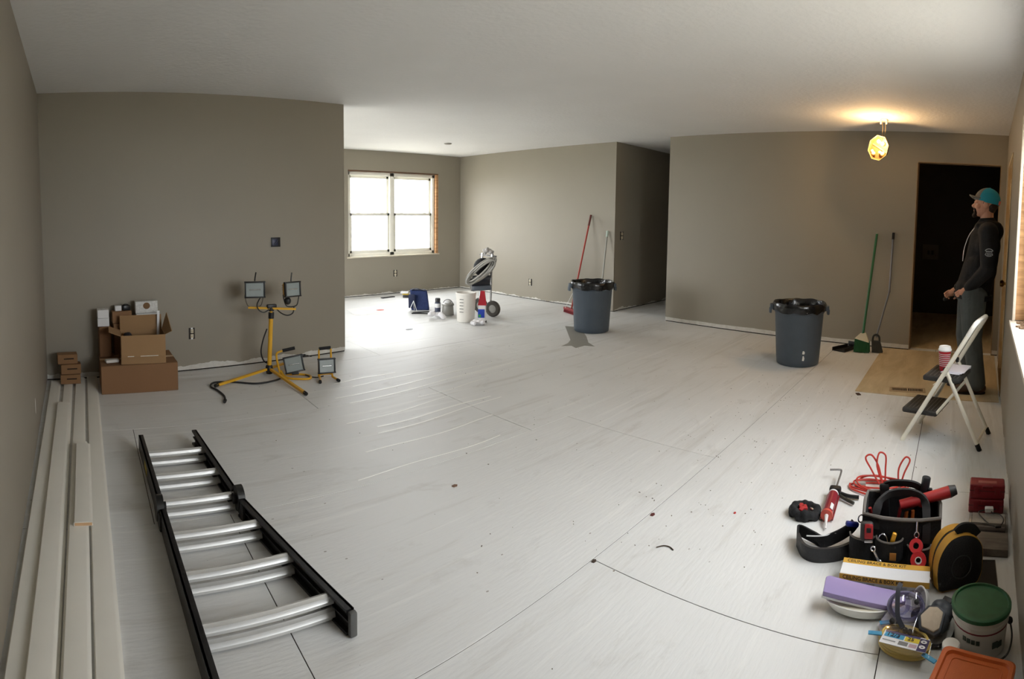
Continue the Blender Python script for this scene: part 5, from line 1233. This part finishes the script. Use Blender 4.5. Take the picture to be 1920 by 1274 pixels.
obj('white_edge', MB().prism([(-.144, -.038), (.10, -.048), (.10, -.040), (-.144, -.030)], .0, .006), MWHITE, o)
# coiled cable in its bag
t = thing('cable_pack', 'clear bag with a yellow cable coil and label reading 12/3', 'cable pack', (1.738, .105, 0), NR - R(9))
for k in range(6): obj('cable_turn', MB().tube([((.082 - .004 * (k % 3)) * math.cos(a), (.052 - .003 * (k % 3)) * math.sin(a) + .012, .008 + .0062 * k) for a in [2 * math.pi * i / 28 for i in range(28)]], .0055, 6, closed=True), M('yellow_cable', (206, 178, 92), .5), t)
lb = obj('label_card', MB().box((.008, -.020, .050), (.150, .082, .0016), (R(-12), 0, 0)), M('label_white', (224, 224, 228), .5, var=.03), t)
def on_label(nm, x, y, w_, h_, mt, k=0): 
    c, s_ = math.cos(R(-12)), math.sin(R(-12)); return obj(nm, MB().box((.008 + x, -.020 + y * c + (.0012 + k * .0006) * .2, .050 + y * s_ * 1 + .0012 + k * .0006), (w_, h_, .0008), (R(-12), 0, 0)), mt, lb)
MLB = M('label_blue', (62, 152, 196), .5); MLY = M('label_yellow', (226, 202, 56), .5); MLP = M('label_purple', (66, 60, 104), .5)
on_label('blue_field', -.038, .014, .064, .026, MLB); on_label('yellow_field', .022, .012, .048, .026, MLY); on_label('purple_field', .060, -.004, .030, .074, MLP); on_label('purple_strip', -.014, .034, .116, .012, MLP)
on_label('barcode', -.002, -.020, .030, .022, M('barcode_grey', (120, 120, 122), .6)); on_label('fine_print', -.048, -.020, .042, .006, M('print_grey', (150, 150, 150), .6)); on_label('print_block', .030, -.022, .024, .020, M('print_pink', (190, 160, 170), .6))
for y in (.012, -.018): obj('label_ring', MB().lathe([(.004, 0), (.010, 0), (.010, .0006), (.004, .0006)], 16, Matrix.Translation((.068, -.022 + y, .0545 - y * .2)) @ Matrix.Rotation(R(-12), 4, 'X')), MWHITE, lb)
text('lettering', '12/3', .030, MINK, lb, (-.056, -.006, .0500), (R(-12), 0, 0), sx=.85)
text('lettering', '25', .026, MINK, lb, (.014, -.008, .0504), (R(-12), 0, 0), sx=.85)
for (x, y, rz, ln) in ((-.095, -.008, .25, .045), (.095, -.056, -.45, .050), (-.078, .050, .5, .036)): obj('blue_tie', MB().box((x, y, .042), (ln, .016, .004), (0, 0, rz), bev=.001), MLB, t)
bgp = MB().box((0, -.004, .030), (.235, .165, .056), (0, 0, 0), bev=.026, seg=3); obj('clear_bag', bgp, glass_material('bag_film', (.97, .97, .96), .05), t)
# respirator with filter pad
t = thing('respirator', 'grey respirator half mask with a cream filter pad facing up', 'respirator', (1.838, .020, 0), NR)
rm = MB(); rm.sph((0, .0, .035), (.062, .058, .035), 16, 10); rm.sph((.045, .05, .035), (.030, .045, .030), 14, 8); rm.sph((-.04, .03, .03), (.035, .030, .025), 12, 8); limb(rm, [(.02, .05, .05), (.05, .10, .03)], [.026, .018], 10)
organic('mask_body', rm, M('slate_rubber', (66, 72, 80), .55), t, .006, 3)
ft = Matrix.Translation((.0, -.030, .063)) @ Matrix.Rotation(R(24), 4, 'X') @ Matrix.Rotation(R(-14), 4, 'Z')
obj('filter_frame', MB().prism([(-.046, -.004), (-.030, -.044), (.022, -.050), (.042, -.030), (.040, .036), (.010, .050), (-.024, .040)], -.014, .006, ft, bev=.004), M('slate_frame', (54, 58, 66), .5), t)
obj('filter_pad', MB().prism([(-.038, -.003), (-.024, -.036), (.019, -.041), (.034, -.024), (.032, .030), (.008, .041), (-.018, .033)], .003, .012, ft, bev=.004), M('cream_filter', (196, 180, 160), .9, bump=.3), t)
obj('head_strap', MB().strap(spline([(.05, .05, .05), (.085, .02, .03), (.075, -.04, .014), (.03, -.075, .010), (-.03, -.075, .012)], 6), .014, .003), MNYL, t)
obj('buckle', MB().box((.052, .085, .055), (.035, .022, .010), (.2, 0, -.5), bev=.003), MBLK, t)
# safety goggles in their packaging
t = thing('safety_goggles', 'clear safety goggles with a dark strap lying on torn packaging', 'goggles', (1.850, .116, 0), NR)
MGOG = glass_material('violet_clear_plastic', (.80, .79, .90), .16)
for (x, y, z, rx) in ((-.012, .005, .075, .5), (.032, .010, .085, .3)):
    obj('lens_cup', MB().lathe([(.030, -.02), (.034, 0), (.030, .016), (.020, .026), (0, .030)], 20, Matrix.Translation((x, y, z)) @ Matrix.Rotation(R(50), 4, 'X') @ Matrix.Rotation(rx, 4, 'Y')), MGOG, t)
gf = MB().tube([(.006 + .058 * math.cos(a), .004 + .026 * math.sin(a), .066 + .030 * math.sin(a)) for a in [2 * math.pi * i / 24 for i in range(24)]], .009, 8, closed=True)
obj('goggle_frame', gf, M('violet_frame', (150, 146, 178), .2, trans=.5), t)
obj('strap', MB().strap(spline([(-.018, .035, .125), (-.024, .010, .120), (-.022, -.025, .095), (-.016, -.055, .070), (.004, -.078, .052)], 6), .016, .006, up=(0, -.7, .7)), M('navy_strap', (26, 28, 40), .6), t)
for (x, y, z) in ((.042, -.012, .098), (-.035, -.058, .055), (.012, -.085, .050), (.028, -.088, .048)): obj('vent_button', MB().lathe([(0, 0), (.009, .001), (.008, .006), (0, .007)], 14, Matrix.Translation((x, y, z)) @ Matrix.Rotation(R(45), 4, 'X')), MBLK, t)
obj('packaging_card', MB().prism([(-.085, -.035), (-.045, .035), (-.02, .02), (-.03, -.06), (-.06, -.075)], .040, .0415, Matrix.Rotation(R(20), 4, 'X')), M('card_white', (224, 222, 224), .5), t)
obj('printed_panel', MB().prism([(-.050, -.045), (-.035, .010), (-.005, .0), (-.012, -.062), (-.038, -.070)], .0418, .0432, Matrix.Rotation(R(20), 4, 'X')), M('black_print', (30, 28, 30), .45), t)
obj('base_shell', MB().box((-.005, -.02, .028), (.13, .12, .05), (R(8), 0, R(-12)), bev=.016, seg=3), MGOG, t)
# clear dish standing on edge
t = thing('plastic_dish', 'translucent white plastic dish standing on edge beside the goggles', 'dish', (1.905, .048, 0), NR)
obj('dish', MB().lathe([(0, .0), (.034, .0), (.040, .004), (.046, .020), (.050, .022), (.050, .025), (.044, .024), (.036, .007), (0, .004)], 26, Matrix.Translation((0, 0, .0515)) @ Matrix.Rotation(R(-68), 4, 'Y') @ Matrix.Rotation(R(24), 4, 'X')), M('milky_plastic', (206, 204, 202), .3, alpha=.72), t)
obj('dish_ring', MB().tube([Matrix.Translation((0, 0, .0515)) @ Matrix.Rotation(R(-68), 4, 'Y') @ Matrix.Rotation(R(24), 4, 'X') @ Vector((.0485 * math.cos(a), .0485 * math.sin(a), .023)) for a in [2 * math.pi * i / 26 for i in range(26)]], .0025, 6, closed=True), M('milky_ring', (224, 222, 220), .3), t)
# joint compound pail with green lid
t = thing('compound_pail', 'white compound pail with a dusty green lid by the wall', 'pail', (1.800, -.143, 0), NR)
obj('pail_body', MB().lathe([(0, .002), (.080, .002), (.083, .006), (.091, .100), (.096, .102), (.096, .108), (.092, .110), (.093, .122), (.098, .124), (.098, .132), (.0, .132)], 36), M('white_pail_plastic', (216, 214, 206), .4, var=.03), t)
obj('lid', MB().lathe([(.096, .126), (.100, .128), (.100, .139), (.096, .142), (.090, .142), (.088, .136), (0, .136)], 36), M('green_lid_plastic', (36, 92, 58), .5, var=.35, scale=26), t)
obj('red_band', MB().lathe([(.0875, .086), (.0905, .087), (.0908, .0915), (.088, .0925)], 36), M('maroon_band', (120, 30, 44), .5), t)
for (a0, wd, z, hh) in ((-128, 8, .066, .014), (-118, 7, .064, .014), (-108, 7, .063, .014), (-98, 6, .062, .014), (-60, 12, .050, .02), (-48, 10, .046, .018)):
    a_ = R(a0); r_ = .0865 + z * .03
    obj('label_print', MB().box((r_ * math.cos(a_), r_ * math.sin(a_), z), (.012 if wd < 10 else .02, .002, hh), (0, 0, a_ + R(90))), M('pail_print', (70, 84, 76), .5), t)
obj('bail_ear', MB().sph((.094, -.03, .098), (.010, .010, .012), 10, 8), MBLK, t)
obj('bail', MB().tube(spline([(.094, -.03, .098), (.100, -.055, .06), (.085, -.085, .03), (.05, -.105, .02), (.0, -.108, .018)], 6), .003, 6), MBLK, t)
t = thing('white_jar', 'white jar lid peeking out between the orange bin and the pail', 'jar', (1.700, -.047, 0), NR)
obj('jar_body', MB().lathe([(0, .001), (.025, .001), (.027, .004), (.027, .055), (0, .055)], 22), MWHITE, t)
obj('jar_lid', MB().lathe([(.028, .05), (.029, .053), (.029, .066), (.025, .07), (0, .07)], 22), M('jar_lid_white', (232, 230, 226), .4), t)
# orange bin lid, nearest thing
t = thing('orange_bin', 'orange lidded plastic bin nearest to the camera', 'bin', (1.536, -.106, 0), NR - R(17))
MORG = M('orange_plastic', (206, 102, 44), .5, var=.08, scale=50, bump=.12, bscale=300)
def rrect(a, b, r_, n=5):
    o_ = []
    for (sx, sy, a0) in ((1, 1, 0), (-1, 1, 90), (-1, -1, 180), (1, -1, 270)):
        for i in range(n): ang = R(a0 + 90 * i / (n - 1)); o_.append((sx * (a - r_) + r_ * math.cos(ang), sy * (b - r_) + r_ * math.sin(ang)))
    return o_
obj('bin_body', MB().prism(rrect(.100, .086, .02), .002, .085), M('grey_bin_body', (120, 112, 104), .5), t, 30)
lv = [(.112, .096, .078), (.113, .097, .094), (.108, .092, .098), (.098, .082, .097), (.095, .079, .089)]
v = []; f = []; n = 20
for (a, b, z) in lv: v += [(x, y, z) for x, y in rrect(a, b, .022)]
for j in range(len(lv) - 1):
    for i in range(n): f.append((j * n + i, j * n + (i + 1) % n, (j + 1) * n + (i + 1) % n, (j + 1) * n + i))
f.append(tuple(range((len(lv) - 1) * n, len(lv) * n))); f.append(tuple(range(n - 1, -1, -1)))
obj('lid', MB().raw(v, f), MORG, t, 30)
obj('lid_groove', MB().tube([(x * .86, y * .86, .0895) for x, y in rrect(.090, .074, .018)], .0022, 6, closed=True), MORG, t)
# yellow and black round case
t = thing('padded_case', 'yellow and black rounded hard case standing on edge', 'case', (2.115, -.055, 0), NR + R(24))
prof = []
for (x, z) in ((-.070, .0), (.055, .0), (.092, .035), (.098, .10), (.092, .155), (.06, .195), (.01, .212), (-.045, .20), (-.082, .155), (-.096, .10), (-.092, .03)): prof.append((x, z))
prof = [(p.x, max(p.y, 0.0)) for p in spline([(x, z, 0) for x, z in prof], 4, closed=True)]
Tc = Matrix.Rotation(R(90), 4, 'X')
MCY = M('case_yellow', (196, 146, 52), .6, var=.08)
def caseband(y0_, y1_, k0, k1, m_, nm):
    n = len(prof); v = [(x * k0, y0_, .10 + (z - .10) * k0) for x, z in prof] + [(x * k1, y1_, .10 + (z - .10) * k1) for x, z in prof]
    zmin = min(q[2] for q in v)
    return obj(nm, MB().raw(v, [tuple(range(n)), tuple(range(2 * n - 1, n - 1, -1))] + [(i, (i + 1) % n, n + (i + 1) % n, n + i) for i in range(n)]), m_, t, 40)
caseband(-.050, -.012, .97, 1.0, MCY, 'front_shell'); caseband(-.012, .0, .985, .985, MBLK, 'zip_band'); caseband(.0, .042, 1.0, .96, MCY, 'back_shell')
fc = caseband(-.062, -.050, .80, .955, M('case_black', (22, 22, 23), .7, bump=.25, bscale=200), 'face')
obj('face_ring', MB().tube([(.040 * math.cos(a), -.063, .095 + .044 * math.sin(a)) for a in [2 * math.pi * i / 24 for i in range(24)]], .0022, 6, closed=True), M('ring_grey', (44, 44, 46), .6), fc)
obj('grip_handle', MB().strap(spline([(-.015, -.030, .212), (.010, -.030, .228), (.050, -.030, .220), (.075, -.030, .190)], 6), .034, .012, up=(0, 1, 0)), MRUB, t)
# boxes against the wall
for k, (lab, z, dx) in enumerate((('lower of the two stacked red tool cases by the wall', 0, 0), ('upper of the two stacked red tool cases by the wall', .0725, -.002))):
    t = thing('tool_case', lab, 'case', (2.685, -.208 + dx, z), NR - R(3))
    obj('case_shell', MB().box((0, 0, .035), (.170, .085, .070), bev=.008, seg=3), M('case_red', (136, 26, 36), .38, var=.06), t)
    obj('seam', MB().box((0, 0, .040), (.1712, .0862, .003)), M('seam_dark', (70, 12, 18), .5), t)
    for x in (-.05, .05): obj('latch', MB().box((x, -.0445, .040), (.026, .006, .030), bev=.002), MDRED, t)
    obj('carry_grip', MB().box((0, -.0435, .058), (.05, .006, .012), bev=.002), MDRED, t)
    if k: obj('embossed_panel', MB().box((0, -.01, .0705), (.09, .03, .002), bev=.0008), M('faded_red', (170, 96, 92), .5), t)
t = thing('parts_organizer', 'clear plastic parts organizer in front of the red cases', 'organizer', (2.510, -.210, 0), NR - R(4))
obj('box_shell', MB().box((0, 0, .026), (.180, .115, .052), bev=.006), glass_material('smoky_plastic', (.82, .80, .78), .12), t)
obj('inner_card', MB().box((0, .006, .046), (.150, .085, .002)), M('paper_insert', (206, 206, 202), .6, var=.15, scale=60), t)
obj('contents', MB().box((0, 0, .022), (.160, .095, .036), bev=.004), M('grey_parts', (120, 112, 108), .7, var=.4, scale=50), t)
obj('latch_strip', MB().box((0, -.058, .034), (.15, .006, .018), bev=.002), M('smoke_strip', (150, 140, 134), .4), t)
t = thing('charger', 'white plug charger with looped black cable on the organizer', 'charger', (2.545, -.215, .053), NR)
obj('brick', MB().box((0, .02, .010), (.040, .028, .020), bev=.004), MWHITE, t)
obj('cable', MB().tube(spline([(-.02, .018, .008), (-.05, .0, .006), (-.035, -.045, .004), (.0, -.085, -.006), (.04, -.095, -.008), (.062, -.06, .004), (.045, -.015, .006), (.01, .0, .006), (.03, .03, .008)], 7), .0028, 6), MBLK, t)
obj('connector', MB().box((.035, -.098, -.008), (.028, .012, .010), (0, 0, .2), bev=.003), MBLK, t)
o = obj('grey_plank', MB().box((0, 0, .017), (.150, .135, .034), bev=.003), wood_material('weathered_grey_wood', (88, 80, 72), (122, 112, 102), (2, 10, 4))); o.location = (2.355, -.212, 0); o.rotation_euler = (0, 0, NR - R(5))
tag(o, 'weathered grey wood block in front of the parts organizer', 'wood block')
t = thing('floor_duct', 'dark rectangular duct opening in the floor by the wall', 'duct opening', (2.155, -.180, 0), NR)
obj('opening', MB().box((0, 0, .0012), (.090, .215, .002)), M('duct_dark', (30, 27, 24), .85), t)
obj('opening_edge', MB().tube([(-.046, -.108, .002), (.046, -.108, .002), (.046, .108, .002), (-.046, .108, .002)], .0016, 4, closed=True), M('duct_edge', (130, 122, 110), .7), t)
# loose shavings on the floor
m_ = MB(); rnd = random.Random(11)
for k in range(300):
    if k < 190: x, y = rnd.uniform(1.7, 4.4), rnd.uniform(-.1, 1.6)
    else: x, y = rnd.uniform(.4, 5.5), rnd.uniform(.6, 4.2)
    if (x < 3.0 and y < .72) or x < .9: continue
    s_ = rnd.uniform(.0012, .0038)
    m_.box((x, y, .0012), (s_ * rnd.uniform(1, 2.6), s_, .002), (0, 0, rnd.uniform(0, 3.1)))
o = obj('floor_crumbs', m_, M('dark_crumbs', (104, 92, 80), .9, var=.4)); o['kind'] = 'stuff'; tag(o, 'scattered dark crumbs and shavings on the white floor', 'debris')
for (x, y, lab, pts) in ((1.925, 1.12, 'thin curled brown twig on the floor near the sheet corner', [(0, 0, .003), (.03, .012, .004), (.055, .006, .003), (.07, -.015, .003)]),):
    o = obj('twig', MB().tube(spline(pts, 6), .0022, 6), M('twig_brown', (70, 56, 42), .9)); o.location = (x, y, 0); o.rotation_euler = (0, 0, R(-60)); tag(o, lab, 'twig')
for (x, y, s_, lab, c_) in ((2.136, 1.267, .014, 'dark red chip on the floor seam', (96, 44, 40)), (1.70, 1.272, .012, 'dark chip at the corner where three plywood sheets meet', (70, 56, 46)), (2.343, .945, .008, 'tiny red chip on the open floor', (186, 60, 56)), (1.681, 2.133, .016, 'brown leaf scrap on the floor right of the ladder', (120, 92, 74))):
    o = obj('floor_chip', MB().prism([(s_, 0), (.3 * s_, .7 * s_), (-s_, .4 * s_), (-.8 * s_, -.5 * s_), (.4 * s_, -.6 * s_)], .0003, .004), M('chip_%d' % c_[0], c_, .8)); o.location = (x, y, 0); tag(o, lab, 'debris')
